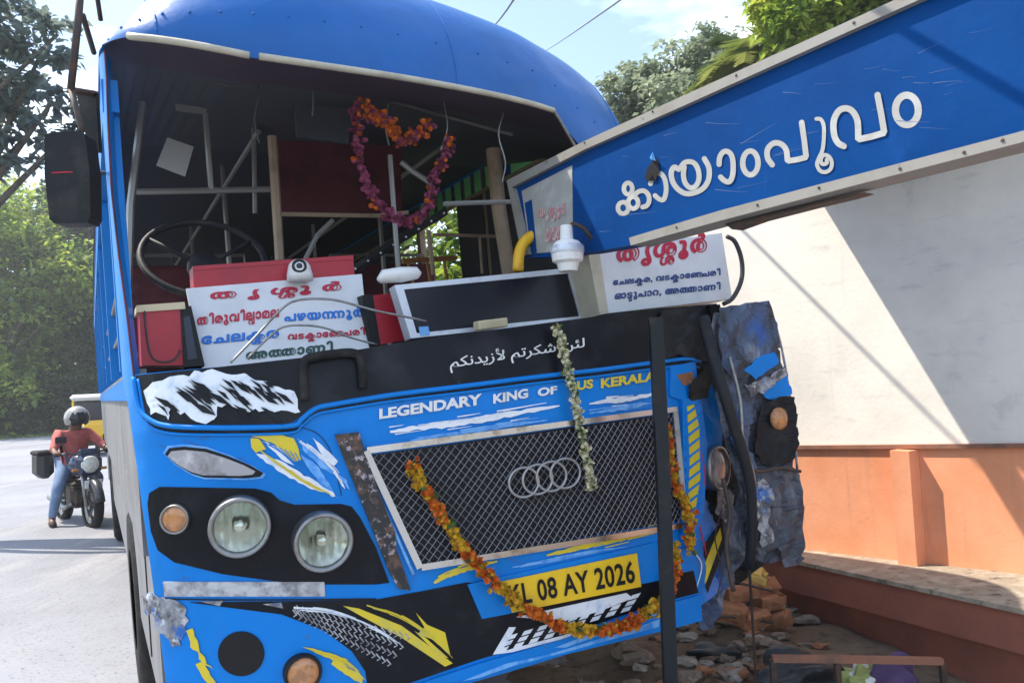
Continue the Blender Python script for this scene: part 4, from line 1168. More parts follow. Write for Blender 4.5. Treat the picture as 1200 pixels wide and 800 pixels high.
# ================================================================== THINGS ON AND IN THE BUS
# left destination board on the dash with its red backing box and dome camera
def plane_thing(name, label, cat, px, y, group=None):
    return thing(name, label, cat, S_BY(y)([px], 0)[0], group)
SB1 = S_BY(.46, .22)
t = plane_thing('destination_board', 'white route board with red and blue Malayalam lettering at the left of the dash', 'route board', (330, 425), .46)
b = MB(); b.patch([(218, 338), (424, 321), (433, 410), (237, 432)], SB1, 0, .012, 60); b.build('panel', 'board_white', t)
b = MB(); b.text("ത| |ൃ| |ശ/ശ|ൂ| |ർ", [(246, 356), (400, 345), (400, 329), (246, 340)], SB1, .003, bold=.045)
b.build('red_lettering', 'ink_red', t); b = MB(); b.text("ത|ി|ര|ു|വ|ി|ല/വ|ാ|മ|ല", [(231, 387), (327, 377), (327, 358), (231, 368)], SB1, .003, bold=.045)
b.build('red_lettering', 'ink_red', t); b = MB(); b.text("വ|ട|ക/ക|ാ|േ|ഞ+ച|ര|ി", [(337, 402), (428, 396), (427, 383), (337, 389)], SB1, .003, bold=.045)
b.build('red_lettering', 'ink_red', t)
b = MB(); b.text("പ|ഴ|യ|ന+ന|ൂ|ർ", [(333, 380), (426, 374), (424, 359), (333, 365)], SB1, .003, bold=.045)
b.build('blue_lettering', 'ink_blue', t); b = MB(); b.text("േ|ച|ല|ക/ക|ര", [(236, 410), (327, 401), (327, 386), (236, 394)], SB1, .003, bold=.045)
b.build('blue_lettering', 'ink_blue', t)
b = MB(); b.text("അ|ത+ത|ാ|ണ|ി", [(288, 424), (390, 414), (390, 399), (288, 409)], SB1, .003, bold=.045); b.build('green_lettering', 'ink_green', t)
S = S_BY(.56)
t = plane_thing('red_box', 'long red box standing behind the left route board under the round camera', 'box', (320, 425), .56)
b = MB(); b.patch([(226, 316), (414, 303), (424, 420), (232, 425)], S, 0, .10, 60); b.build('case', 'red_paint', t)
b = MB(); b.patch([(226, 312), (414, 299), (414, 304), (226, 317)], S, .003, .106, 60); b.build('lid', 'red_paint', t)
c = S([(347, 319)], .05)[0]
t = thing('security_camera', 'small round white camera on top of the red box behind the left route board', 'camera', c - BZ * .03)
b = MB(); b.lathe(c - BZ * .03, BZ, [(.0, -.01), (.047, -.01), (.046, .015), (.042, .03)], 24); b.build('base', 'plastic_white', t, smooth=True)
b = MB(); b.blob(c, .042, 1, 3, 0); b.build('shell', 'plastic_white', t, smooth=True)
ax = -EY * .9 - EX * .2 + BZ * .25; ax /= np.linalg.norm(ax)
b = MB(); b.lathe(c + ax * .026, ax, [(.026, 0), (.026, .017), (.02, .019), (.018, .012), (0, .012)], 24); b.build('lens_ring', 'screen_black', t, smooth=True)
b = MB(); b.blob(c + ax * .036, .012, 1, 2, 0); b.build('lens', 'dark_glass', t, smooth=True)
# red side box at far left with a cream lid
S = S_BY(.46)
t = plane_thing('side_box', 'red box with cream top edge at the far left end of the dash', 'box', (190, 430), .46)
b = MB(); b.patch([(163, 362), (212, 360), (222, 428), (166, 428)], S, 0, .16, 40); b.build('case', 'red_paint', t)
b = MB(); b.patch([(160, 358), (216, 354), (217, 362), (160, 366)], S, .008, .175, 40); b.build('lid', 'cream', t)
b = MB(); S_ = S
b.tube(S_(np.array(spline([(169, 364), (172, 395), (178, 418), (192, 424), (205, 420), (211, 410)], 6)), .006), .003, 5); b.build('cord', 'cable', t)
S = S_BY(.43, .1)
t = plane_thing('black_speaker', 'flat black speaker box wedged between red box and left route board', 'speaker', (225, 428), .43)
b = MB(); b.patch([(211, 362), (224, 358), (240, 428), (216, 430)], S, 0, .08, 40); b.build('cabinet', 'black_matt', t)
b = MB(); b.patch([(215, 372), (222, 370), (231, 420), (220, 422)], S, .003, .003, 40); b.build('grille_cloth', 'interior_dark', t)
# black and red boxes right of the board
S = S_BY(.47)
t = plane_thing('red_case', 'narrow red case standing between left route board and dark display panel', 'box', (455, 400), .47)
b = MB(); b.patch([(437, 346), (462, 343), (474, 398), (446, 404)], S, 0, .12, 40); b.build('case', 'red_paint', t)
b = MB(); b.patch([(424, 346), (436, 345), (446, 404), (434, 405)], S, .002, .09, 40); b.build('side_plate', 'black_matt', t)
# display panel
SD = S_BY(.30, .10)
t = plane_thing('display_panel', 'switched off dark display panel in an aluminium frame standing mid dash', 'display', (585, 385), .30)
fr = [(461, 335), (671, 314), (688, 375), (480, 397)]; inn_ = [(472, 340), (664, 321), (678, 371), (487, 391)]
b = MB(); b.patch(inn_, SD, .004, .05, 60); b.build('screen', 'screen_black', t)
b = MB()
for i in range(4):
    j = (i + 1) % 4
    b.patch([fr[i], fr[j], inn_[j], inn_[i]], SD, .012, .06, 60)
b.build('frame', 'alu', t)
b = MB(); b.patch([(489, 384), (500, 383), (502, 393), (491, 394)], SD, .016, .006, 40); b.build('blue_tape', 'light_blue', t)
S = S_BY(.27)
t = plane_thing('wood_block', 'small cream wooden block lying below the dark display panel', 'block', (575, 386), .26)
b = MB(); pz = S_BY(.24)([(575, 380)], 0)[0]; b.box(pz, (.125, .05, .035), (EX * .99 + BZ * .06, EY, BZ), .004); b.build('offcut', 'cream', t)
# red side pieces right of the display
t = plane_thing('red_wedge', 'narrow red board leaning beside the right edge of the display panel', 'board', (695, 372), .33)
b = MB(); b.patch([(676, 318), (684, 316), (700, 370), (690, 376)], S_BY(.33), 0, .10, 40); b.build('plank', 'red_paint', t)
# cylinders: white rolled cloth and white lamp
t = plane_thing('rolled_cloth', 'white rolled cloth lying on the top left corner of the display panel', 'cloth', (467, 330), .36)
b = MB(); S = S_BY(.36); b.tube([S([(444, 329)], 0)[0], S([(450, 324)], 0)[0], S([(470, 322)], 0)[0], S([(488, 320)], 0)[0], S([(492, 322)], 0)[0]], [.012, .026, .030, .024, .012], 10)
b.build('roll', 'plastic_white', t, smooth=True)
S = S_BY(.06); c = S([(665, 300)], 0)[0]; ax = BZ + EX * .05
t = thing('white_lamp', 'white ribbed round lamp holder hanging in front of the name board end', 'lamp', c)
k = 1 / FPX * ((c - CAM) @ F0)
b = MB(); b.lathe(c, ax, [(0, -18 * k), (11 * k, -18 * k), (13 * k, -9 * k), (18 * k, -6 * k), (19 * k, 2 * k), (18 * k, 12 * k), (14 * k, 17 * k), (8 * k, 19 * k), (7 * k, 36 * k), (0, 37 * k)], 16); b.build('holder', 'plastic_white', t, smooth=False)
b = MB(); b.lathe(c, ax, [(19.3 * k, 3 * k), (20 * k, 5 * k), (20 * k, 10 * k), (18.5 * k, 12 * k)], 24); b.build('rim', 'alu', t, smooth=True)
b = MB(); b.tube([c + BZ * .09, S([(672, 262)], 0)[0], S([(680, 268)], .02)[0], S([(698, 292)], .03)[0]], .010, 6); b.build('bracket', 'iron', t, smooth=True)
t = plane_thing('yellow_hose', 'bent yellow hose arching up beside the white lamp', 'hose', (607, 315), .42)
b = MB(); S = S_BY(.42); b.tube(S(np.array(spline([(607, 318), (608, 300), (613, 286), (623, 277), (636, 272), (644, 274)], 5)), 0), [.024] * 26, 10); b.build('hose', 'yellow_pipe', t, smooth=True)
# right destination box, jammed under the name board
SR = S_BY(.16, .06, .03)
t = plane_thing('destination_box', 'white route box with cropped red lettering, jammed under the blue name board', 'route board', (780, 362), .16)
b = MB(); b.patch([(702, 292), (846, 273), (858, 350), (712, 367)], SR, 0, .14, 40); b.build('box_body', 'board_white', t)
b = MB(); b.patch([(688, 296), (701, 293), (712, 367), (702, 369)], SR, .006, .16, 40); b.build('end_cap', 'board_beige', t)
b = MB(); b.text("ത|ൃ|ശ/ശ|ൂ|ർ", [(722, 318), (828, 305), (828, 272), (722, 285)], SR, .003, bold=.045); b.build('red_lettering', 'ink_red', t)
b = MB(); b.text("േ|ച|ല|ക/ക|ര|,| |വ|ട|ക/ക|ാ|േ|ഞ+ച|ര|ി", [(718, 338), (844, 326), (844, 314), (718, 326)], SR, .003, bold=.045)
b.build('blue_lettering', 'ink_navy', t); b = MB(); b.text("ഓ|ട/ട|ു|പ|ാ|റ|,| |അ|ത+ത|ാ|ണ|ി", [(720, 355), (844, 343), (844, 330), (720, 341)], SR, .003, bold=.045); b.build('blue_lettering', 'ink_navy', t)
# two loose wires in front of the left board
for k, (px, yy) in enumerate((([(270, 425), (298, 396), (330, 362), (348, 352), (375, 350), (400, 353), (440, 364), (480, 372), (500, 377)], .02), ([(290, 420), (312, 398), (330, 384), (352, 381), (380, 384), (410, 395), (442, 404)], .05))):
    S = S_BY(yy + .1)
    t = plane_thing('loose_wire', ('long stiff grey wire looping highest across the left route board' if k == 0 else 'shorter bent grey wire looping low across the left route board'), 'wire', px[0], yy + .1)
    b = MB(); b.tube(S(np.array(spline(px, 6)), .0), .0042 if k == 0 else .0036, 6); b.build('wire', 'steel_dull', t, smooth=True)
# black cable hanging right of the destination box
t = plane_thing('loop_cable', 'thick black cable looping beside the right end of the white route box', 'cable', (855, 350), .12)
b = MB(); b.tube(S_BY(.12)(np.array(spline([(852, 277), (861, 283), (868, 300), (870, 318), (867, 334), (858, 350), (848, 356)], 6)), 0), .010, 8); b.build('cable', 'cable', t, smooth=True)
# papers stuck inside the cabin
for nm, lb, q, y in (('paper_sheet', 'tilted grey paper sheet hung above the steering wheel', [(196, 161), (227, 172), (217, 207), (183, 194)], 1.1), ('paper_sheet', 'dim grey paper card hanging high behind the driver side', [(204, 112), (243, 114), (242, 134), (206, 130)], 1.2)):
    t = plane_thing(nm, lb, 'paper', (q[0][0], q[0][1]), y)
    b = MB(); b.patch(q, S_BY(y), 0, .003, 60); b.build('sheet', 'rail_grey', t)

# ------------------------------------------------------------------ garlands
def flower_chain(b, path, surf, off, rpx, mats, seed, per=1, jit=.5, depthjit=.02):
    rg = random.Random(seed)
    for i, p in enumerate(path):
        for k in range(per):
            q = (p[0] + rg.gauss(0, rpx * jit), p[1] + rg.gauss(0, rpx * jit))
            w = surf(np.array([q]), off + rg.uniform(0, depthjit))[0]
            d = (w - CAM) @ F0
            b.mat(mats(i / len(path), rg))
            r = rpx / FPX * d * rg.uniform(.75, 1.15)
            pom(b, w, r, rg)
def pom(b, c, r, rg):
    """a ruffled flower head: two rings of petals round a button"""
    V = []; Fc = []
    ax = np.array([rg.gauss(0, 1), rg.gauss(0, 1) - 1.2, rg.gauss(0, 1)]); ax /= np.linalg.norm(ax)
    x = np.cross(ax, [0, 0, 1.01]); x /= np.linalg.norm(x); y = np.cross(ax, x)
    for (n, rr, h0, h1) in ((7, 1.0, .0, .15), (6, .8, .25, .5), (5, .5, .5, .8)):
        o = rg.random() * 6
        for k in range(n):
            a = o + 2 * math.pi * k / n; wd = math.pi / n * 1.15
            base = len(V)
            V += [c + ax * r * (h0 - .25), c + r * (rr * (x * math.cos(a - wd) + y * math.sin(a - wd)) * .85 + ax * h1 * .7), c + r * (rr * 1.1 * (x * math.cos(a) + y * math.sin(a)) + ax * (h1 + rg.uniform(-.2, .2))), c + r * (rr * (x * math.cos(a + wd) + y * math.sin(a + wd)) * .85 + ax * h1 * .7)]
            Fc.append((base, base + 1, base + 2, base + 3))
    b.add(V, Fc)
path = spline([(479, 543), (487, 560), (498, 580), (510, 598), (522, 618), (540, 642), (556, 660), (578, 682), (600, 702), (622, 716), (648, 728), (672, 734), (700, 734), (726, 727), (748, 714), (766, 698), (776, 678), (779, 656), (777, 638)], 7)
def mg_(t, rg):
    band = math.sin(t * 34) 
    if rg.random() < .06: return 'leafy'
    return 'marigold_yellow' if band > .35 else ('marigold' if rg.random() < .88 else 'marigold_yellow')
gl_ = thing('marigold_garland', 'orange and yellow marigold garland hanging in a loop across the black grille and number plate', 'garland', S_BUS([(690, 735)], .03)[0])
b = MB(); flower_chain(b, path, S_BUS, .03, 3.6, mg_, 11, 9, .85, .035)
path2 = spline([(770, 498), (773, 520), (776, 545), (781, 565), (792, 590), (797, 610), (796, 640)], 6)
flower_chain(b, path2, S_BUS, .03, 3.3, mg_, 12, 7, .75, .03)
b.build('flowers', None, gl_)
b = MB(); b.tube(S_BUS(np.array(path[::4]), .03), .004, 5); b.build('string', 'leafy', gl_)
t = thing('jasmine_garland', 'thin cream jasmine garland hanging straight down over the lettering to the ring emblem', 'garland', S_BUS([(684, 570)], .03)[0])
jp = spline([(645, 387), (650, 405), (656, 430), (661, 452), (667, 476), (673, 505), (678, 535), (683, 560), (685, 570)], 9)
b = MB(); flower_chain(b, jp, S_BUS, .035, 2.6, lambda t_, rg: 'jasmine' if rg.random() < .85 else 'leafy', 5, 6, .85, .02); b.build('flowers', None, t)
b = MB(); b.tube(S_BUS(np.array(jp[::6]), .03), .003, 5); b.build('string', 'leafy', t)
S = S_BY(.62)
t = plane_thing('pink_garland', 'dusky pink flower garland looped inside the broken windscreen opening', 'garland', (470, 265), .62)
b = MB(); flower_chain(b, spline([(414, 128), (418, 160), (420, 190), (430, 222), (446, 246), (468, 260), (490, 256), (502, 235), (508, 210), (518, 190), (526, 165)], 6), S, 0, 3.4, lambda t_, rg: 'pink_petal' if rg.random() < .9 else 'marigold', 7, 6, .9, .04); b.build('flowers', None, t)
t = plane_thing('orange_garland', 'short orange flower swag pinned above the pink garland inside the cab', 'garland', (470, 160), .60)
b = MB(); flower_chain(b, spline([(422, 128), (440, 140), (456, 150), (470, 168), (484, 160), (500, 148)], 6), S_BY(.6), 0, 3.6, lambda t_, rg: 'marigold' if rg.random() < .6 else 'pink_petal', 8, 6, 1.1, .04); b.build('flowers', None, t)

# ================================================================== GROUND DEBRIS BESIDE THE BUS
def ground_pt(px, py, z=0.0):
    d = rays([(px, py)])[0]; return CAM + d * ((z - CAM_H) / d[2])
rg = random.Random(17)
# soil and fine debris
V = []; b = MB(); b.mat('rubble')
for k in range(2600):
    px, py = rg.uniform(640, 1010), rg.uniform(690, 840)
    p = ground_pt(px, py); 
    if (p - C0) @ EX < -0.3 and (p - C0) @ EY < .1: continue
    r = rg.uniform(.004, .020)
    b.mat('rubble' if rg.random() < .62 else ('pale_plaster' if rg.random() < .6 else 'soil'))
    b.blob(p + Z_ * r * .5, r, k, 1, .3, (1, 1, .7))
o = b.build('debris_gravel'); tag(o, 'scatter of small stone chips and plaster crumbs on the soil below the bus', 'debris', kind='stuff')
# low heaped soil under the crushed corner
cc = ground_pt(850, 770)
def mound(x, y): return max(-.03, .10 * math.exp(-((x / .9) ** 2 + (y / .6) ** 2)) * (1 + .3 * math.sin(x * 9 + y * 5) + .2 * math.sin(y * 17 - x * 4)) - .015)
b = MB(); G = []
for i in range(40):
    row = []
    for j in range(50):
        x = (j / 49 - .5) * 3.4; y = (i / 39 - .5) * 2.6
        row.append(cc + np.array([x, y, mound(x, y)]))
    G.append(row)
b.grid(G); o = b.build('soil_mound', 'soil', smooth=True); struct(o)
def floor_z(p): return max(0.0, mound(p[0] - cc[0], p[1] - cc[1]))
for k in range(130):
    px, py = rg.triangular(690, 1000, 860), rg.uniform(705, 830)
    p = ground_pt(px, py); r = rg.uniform(.014, .046) * (1.3 if k % 9 == 0 else 1); p[2] = floor_z(p)
    b = MB(); b.blob(p + Z_ * r * .4, r, k, 2, .6, (1.3, 1, .6))
    o = b.build('rubble_stone', ('rubble', 'soil', 'soil', 'rubble', 'pale_plaster', 'brick')[k % 6], loc=p)
    tag(o, 'broken lump of masonry in the debris under the crushed bus corner', 'rubble', 'rubble lumps under the bus corner')
bcen = ground_pt(885, 758)
bd = (bcen - CAM) @ F0
kinds = ['orange brick block lying on top of the heap beside the thin rod', 'ochre brick chunk crowning the rubble heap', 'orange brick block in the middle of the heap', 'pale orange brick at the right of the heap by the bench', 'orange broken brick at the left foot of the heap', 'orange broken brick at the foot of the heap behind the rod', 'orange brick leaning at the right foot of the heap']
spots = [(868, 694, .30, .13), (880, 674, .28, .13), (902, 704, .26, .12), (893, 687, .30, .12), (856, 718, .14, .12), (882, 724, .12, .14), (908, 726, .12, .12)]
for k, (px, py, zz, sz) in enumerate(spots):
    p = at(px, py, bd + (.10, .25, .12, .28, 0, .02, .1)[k])
    a = (.3, -.4, .15, .7, -.2, .45, -.6)[k]; c_, s_ = math.cos(a), math.sin(a); tl = (.1, -.15, .06, .2, -.1, .05, .25)[k]
    b = MB(); b.box(p, (sz * 1.35, sz * .9, sz * .62), (np.array([c_, s_, tl]), np.array([-s_, c_, .08]), np.array([-tl, -.08, 1])), .014); b.v = [tuple(np.array(q) + np.array([rg.gauss(0, .011) for _ in range(3)])) for q in b.v]
    o = b.build('brick', 'brick_yellow' if k == 1 else 'brick', loc=p - Z_ * sz * .31); tag(o, kinds[k], 'brick', 'broken bricks between bus and bench')
b = MB()
hc_ = bcen + np.array([.06, .30, .0])
V, Fc = ico(4); rr_ = random.Random(2); dirs = [np.array([rr_.gauss(0, 1) for _ in range(3)]) for _ in range(40)]
out = []
for v in V:
    m_ = min((.9 + .25 * math.sin(i * 7.1)) / max(.15, v @ (d / np.linalg.norm(d))) for i, d in enumerate(dirs))
    out.append(hc_ + v * min(m_, 1.35) * np.array([.17, .14, .20]))
b.add(out, Fc); o = b.build('rubble_heap', 'rubble', loc=hc_); tag(o, 'faceted heap of crushed grey masonry behind the loose bricks beside the bench', 'rubble heap')
p = ground_pt(855, 752); p[2] = floor_z(p) + .06; b = MB(); b.blob(p, .10, 3, 3, .16, (1.4, .9, .5)); o = b.build('plaster_slab', 'pale_plaster', loc=p - Z_ * .05); tag(o, 'smooth whitish plaster slab lying at the left foot of the orange bricks', 'slab')
for k, (a, c, lb) in enumerate((((838, 681), (905, 692), 'thin dark bar lying across the top of the bricks'), ((842, 722), (905, 729), 'thin dark bar lying low across the front of the bricks'))):
    p0, p1 = at(*a, bd - .08), at(*c, bd - .02); b = MB(); b.tube([p0, (p0 + p1) / 2 + Z_ * .012, p1], .008, 6); o = b.build('steel_bar', 'iron', loc=(p0 + p1) / 2); tag(o, lb, 'bar')
# fallen angle-iron frame in the right foreground
d0 = 3.35
pf = [at(905, 771, d0), at(1000, 772, d0 + .0), at(1104, 774, d0)]
t = thing('iron_frame', 'low rusty angle-iron frame lying on the soil in front of the red bench', 'frame', ground_pt(1000, 830))
b = MB(); b.tube(pf, .014, 4, sq=True); b.build('top_bar', 'ledge_trim', t)
for p in (pf[0], pf[2], (pf[0] * .62 + pf[2] * .38)):
    b = MB(); q = p.copy(); q[2] = 0.0; b.tube([p - Z_ * .005, q], .012, 4, sq=True); b.build('leg', 'iron', t)
def cloth(name, label, px, depth, r, m, seed, sc=(1.2, .9, .7)):
    p = at(px[0], px[1], depth); base = p.copy(); 
    b = MB(); b.blob(p, r, seed, 4, .55, sc); o = b.build(name, m, smooth=False, loc=p - Z_ * r * .6); tag(o, label, 'cloth')
for nm, lb, px, r, m, sd, sc in (('cloth_bundle', 'crumpled purple cloth bundle under the iron frame at the bottom edge', (1045, 800), .10, 'purple_cloth', 3, (1.2, .9, 1.1)),
                                  ('cloth_bundle', 'olive and white crumpled wrapper beside the purple cloth bundle', (1008, 795), .065, 'green_cloth', 5, (1.2, .9, 1.0)),
                                  ('bag', 'black plastic bag slumped on the debris left of the iron frame', (935, 795), .12, 'black_bag', 8, (1.5, .9, .8)),
                                  ('bag', 'dark bag lying on the debris below the pale plaster slab', (835, 752), .10, 'black_bag', 9, (1.2, .9, .55))):
    p = ground_pt(px[0], px[1] + 30) if px[1] < 790 else at(px[0], px[1], 3.5); p[2] = max(p[2], r * .5)
    b = MB(); b.blob(p, r, sd, 4, .5, sc); o = b.build(nm, m, loc=p - Z_ * r * .5); tag(o, lb, 'cloth' if nm != 'bag' else 'bag')

# ================================================================== TREES
def leafcloud(b, c, rad, n, size, rg, clump=28, flat=1.0):
    c = np.asarray(c, float); rad = np.asarray(rad, float) * np.ones(3)
    nc = max(1, n // clump)
    V = []; Fc = []
    for _ in range(nc):
        d = np.array([rg.gauss(0, 1) for _ in range(3)]); d /= np.linalg.norm(d)
        cc = c + d * rad * rg.random() ** .38
        cr_ = rg.uniform(.10, .24) * rad.mean()
        for _ in range(clump):
            p = cc + np.array([rg.gauss(0, 1), rg.gauss(0, 1), rg.gauss(0, .7)]) * cr_
            a = np.array([rg.gauss(0, 1), rg.gauss(0, 1), rg.gauss(0, .6)]); a /= np.linalg.norm(a)
            s = np.cross(a, [rg.gauss(0, .5), rg.gauss(0, .5), 1.0]); s /= np.linalg.norm(s) + 1e-9
            L_ = size * rg.uniform(.6, 1.3); w = L_ * .28
            k = len(V)
            V += [p, p + a * L_ * .5 + s * w, p + a * L_ - np.array([0, 0, L_ * .2]), p + a * L_ * .5 - s * w]
            Fc.append((k, k + 1, k + 2, k + 3))
    b.add(V, Fc)
def tree(name, label, base, h, blobs, n, size, m, seed, group=None, cat='tree', trunk_r=.16):
    rg = random.Random(seed); base = np.asarray(base, float)
    t = thing(name, label, cat, base, group)
    b = MB(); top = base + np.array([rg.gauss(0, .2), rg.gauss(0, .2), h])
    pts = spline([base - Z_ * .05, base * .65 + top * .35 + np.array([rg.gauss(0, .15), rg.gauss(0, .15), 0]), top], 5)
    b.tube(pts, list(np.linspace(trunk_r, trunk_r * .35, len(pts))), 8)
    for c, r in blobs:
        c = np.asarray(c, float)
        s = pts[len(pts) * 5 // 10] ; mid = (s + c) / 2 + np.array([rg.gauss(0, .2), rg.gauss(0, .2), .1])
        b.tube(spline([s, mid, c], 4), list(np.linspace(trunk_r * .45, trunk_r * .1, 9)), 6)
    b.build('trunk', 'bark', t, smooth=True)
    b = MB(); tot = sum(np.mean(r) ** 2 for c, r in blobs)
    for c, r in blobs: leafcloud(b, c, r, int(n * np.mean(r) ** 2 / tot), size, rg)
    b.build('crown', m, t)
    return t
def ptree(name, label, px_blobs, depth, base_px, n, size, m, seed, group=None, cat='tree', tr=.16):
    """crown lobes given where they stand in the picture at a distance; each lobe gets its own depth"""
    rg = random.Random(seed); bl = []
    for (x, y, r) in px_blobs:
        d = depth + rg.uniform(-.5, .9) * r / FPX * depth
        bl.append((at(x, y, d), np.array([1, 1, .85]) * r / FPX * depth))
    b0 = at(base_px[0], base_px[1], depth); b0[2] = 0.0
    h = max(c[2] for c, r in bl) * .8
    return tree(name, label, b0, h, bl, n, size, m, seed, group, cat, tr)
G1 = 'trees behind the shelter'
ptree('tree', 'tall pale grey-green tree just right of the blue bus dome', [(735, 105, 34), (760, 95, 30), (722, 135, 24), (750, 140, 30)], 19, (742, 300), 3000, .2, 'leaf_grey', 1, G1)
ptree('tree', 'broad grey-green tree rising above the middle of the name board', [(800, 80, 44), (835, 70, 40), (790, 115, 36), (850, 95, 34), (822, 52, 26)], 17, (820, 300), 5000, .18, 'leaf_grey', 2, G1)
ptree('tree', 'bright yellow-green leafy tree at top right above the name board', [(930, 15, 46), (985, 5, 46), (1030, -5, 42), (900, 8, 24), (960, -50, 60), (1060, -60, 60)], 9.5, (1000, 300), 11000, .12, 'leaf_bright', 3, G1)
ptree('tree', 'dark green tree filling the gap behind the upper name board', [(960, 60, 40), (905, 85, 36), (1010, 25, 36)], 14, (950, 300), 4200, .16, 'leaf_mid', 4, G1)
# coconut palm
def palm(label, px, depth, seed, n=15, L=2.2):
    rg = random.Random(seed); c = at(px[0], px[1], depth); base = c + np.array([.4, .3, 0]); base[2] = 0
    t = thing('palm_tree', label, 'palm tree', base)
    b = MB(); b.tube(spline([base, (base + c) / 2 + np.array([.15, 0, 0]), c], 6), .11, 8); b.build('trunk', 'bark', t, smooth=True)
    b = MB()
    for k in range(n):
        a = 2 * math.pi * k / n + rg.uniform(-.2, .2); el = rg.uniform(-.15, 1.1)
        d = np.array([math.cos(a) * math.cos(el), math.sin(a) * math.cos(el), math.sin(el)])
        pts = [c + d * L * s - Z_ * L * .55 * s * s for s in np.linspace(0, 1, 12)]
        b.tube(pts, list(np.linspace(.025, .004, 12)), 5)
        V = []; Fc = []
        side = np.cross(d, Z_); side /= np.linalg.norm(side)
        for i in range(44):
            s = .12 + .88 * i / 43; f = s * 11; i0 = min(int(f), 10); p = pts[i0] * (1 - (f - i0)) + pts[i0 + 1] * (f - i0)
            for sg in (-1, 1):
                ll = .62 * math.sin(min(1, s * 1.1 + .1) * 3.0) + .12
                e = side * sg + d * .5 - Z_ * rg.uniform(.3, .8); e /= np.linalg.norm(e); k0 = len(V); w = d * .022
                V += [p - w, p + w, p + e * ll * .6 + w, p + e * ll, p + e * ll * .6 - w]; Fc.append((k0, k0 + 1, k0 + 2, k0 + 3, k0 + 4))
        b.add(V, Fc)
    b.build('crown', 'palm', t)
palm('coconut palm with drooping fronds behind the middle of the name board', (888, 62), 12.5, 5, 17, 1.35)
palm('coconut palm with yellowing fronds at the top edge beside the bright tree', (955, 22), 11.5, 6, 13, 1.0)
# left: overhanging branches, sunlit shrubs, dark roadside trees
ptree('overhanging_tree', 'dark backlit tree leaning over the road behind the bus mirror', [(10, 30, 46), (45, 70, 34), (15, 110, 44), (62, 118, 34), (30, 160, 40), (5, 185, 36), (68, 40, 26), (-40, 90, 70), (-60, 10, 70), (85, 150, 20)], 9.0, (-190, 300), 3600, .14, 'leaf_blue', 7, None, 'tree', .2)
GL = 'tall trees closing the far end of the road'
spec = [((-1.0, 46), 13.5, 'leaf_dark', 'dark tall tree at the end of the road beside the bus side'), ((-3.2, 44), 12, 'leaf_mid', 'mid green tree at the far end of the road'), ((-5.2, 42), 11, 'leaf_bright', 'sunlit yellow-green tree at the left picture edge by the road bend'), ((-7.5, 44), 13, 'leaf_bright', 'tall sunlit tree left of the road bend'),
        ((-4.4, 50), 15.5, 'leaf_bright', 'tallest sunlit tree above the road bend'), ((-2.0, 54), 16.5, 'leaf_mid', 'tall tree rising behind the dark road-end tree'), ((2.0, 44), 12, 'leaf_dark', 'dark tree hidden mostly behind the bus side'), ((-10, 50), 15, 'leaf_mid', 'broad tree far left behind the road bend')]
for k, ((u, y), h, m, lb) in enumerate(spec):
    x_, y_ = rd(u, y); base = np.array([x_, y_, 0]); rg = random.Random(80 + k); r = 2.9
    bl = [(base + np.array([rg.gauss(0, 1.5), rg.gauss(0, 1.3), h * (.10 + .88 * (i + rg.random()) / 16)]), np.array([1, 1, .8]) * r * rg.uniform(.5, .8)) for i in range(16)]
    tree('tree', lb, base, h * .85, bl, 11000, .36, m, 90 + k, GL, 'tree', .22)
G2_ = 'bushes right of the bus'
for k, ((u, y), h, m, lb) in enumerate((((3.1, 5.2), 4.6, 'leaf_mid', 'green bush seen through the nearest side window of the bus'), ((3.3, 8.0), 5.2, 'leaf_bright', 'light green bush beyond the bus windows behind the shelter wall'), ((3.4, 11.5), 5.4, 'leaf_mid', 'green bush farthest along the right side of the bus'))):
    x_, y_ = rd(u, y); base = np.array([x_, y_, 0]); rg = random.Random(180 + k)
    bl = [(base + np.array([rg.gauss(0, .6), rg.gauss(0, .9), h * rg.uniform(.3, .9)]), np.array([1, 1, .9]) * rg.uniform(.6, 1.0)) for i in range(12)]
    tree('bush', lb, base, h * .7, bl, 7000, .17, m, 190 + k, G2_, 'bush', .07)
# thicket along the far edge of the verge
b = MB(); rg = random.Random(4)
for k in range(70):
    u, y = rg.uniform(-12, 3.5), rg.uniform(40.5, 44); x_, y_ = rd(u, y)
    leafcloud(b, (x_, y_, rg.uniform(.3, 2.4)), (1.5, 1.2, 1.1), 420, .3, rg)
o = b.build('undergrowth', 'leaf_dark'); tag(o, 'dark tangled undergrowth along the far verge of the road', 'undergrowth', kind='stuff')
# grass tufts along the verge
b = MB(); rg = random.Random(8); V = []; Fc = []
for k in range(5200):
    u, y = (rg.uniform(-9, -5.4), rg.uniform(6, 33)) if k % 2 else (rg.uniform(-10, 3), rg.uniform(38.5, 41)); x_, y_ = rd(u, y); hgt = rg.uniform(.06, .22); a = rg.random() * 6.3; k0 = len(V)
    V += [(x_ - .02 * math.cos(a), y_ - .02 * math.sin(a), 0), (x_ + .02 * math.cos(a), y_ + .02 * math.sin(a), 0), (x_ + rg.gauss(0, .05), y_ + rg.gauss(0, .05), hgt)]; Fc.append((k0, k0 + 1, k0 + 2))
b.add(V, Fc); o = b.build('grass', 'leaf_mid'); tag(o, 'rough green grass growing along the left edge of the road', 'grass', kind='stuff')
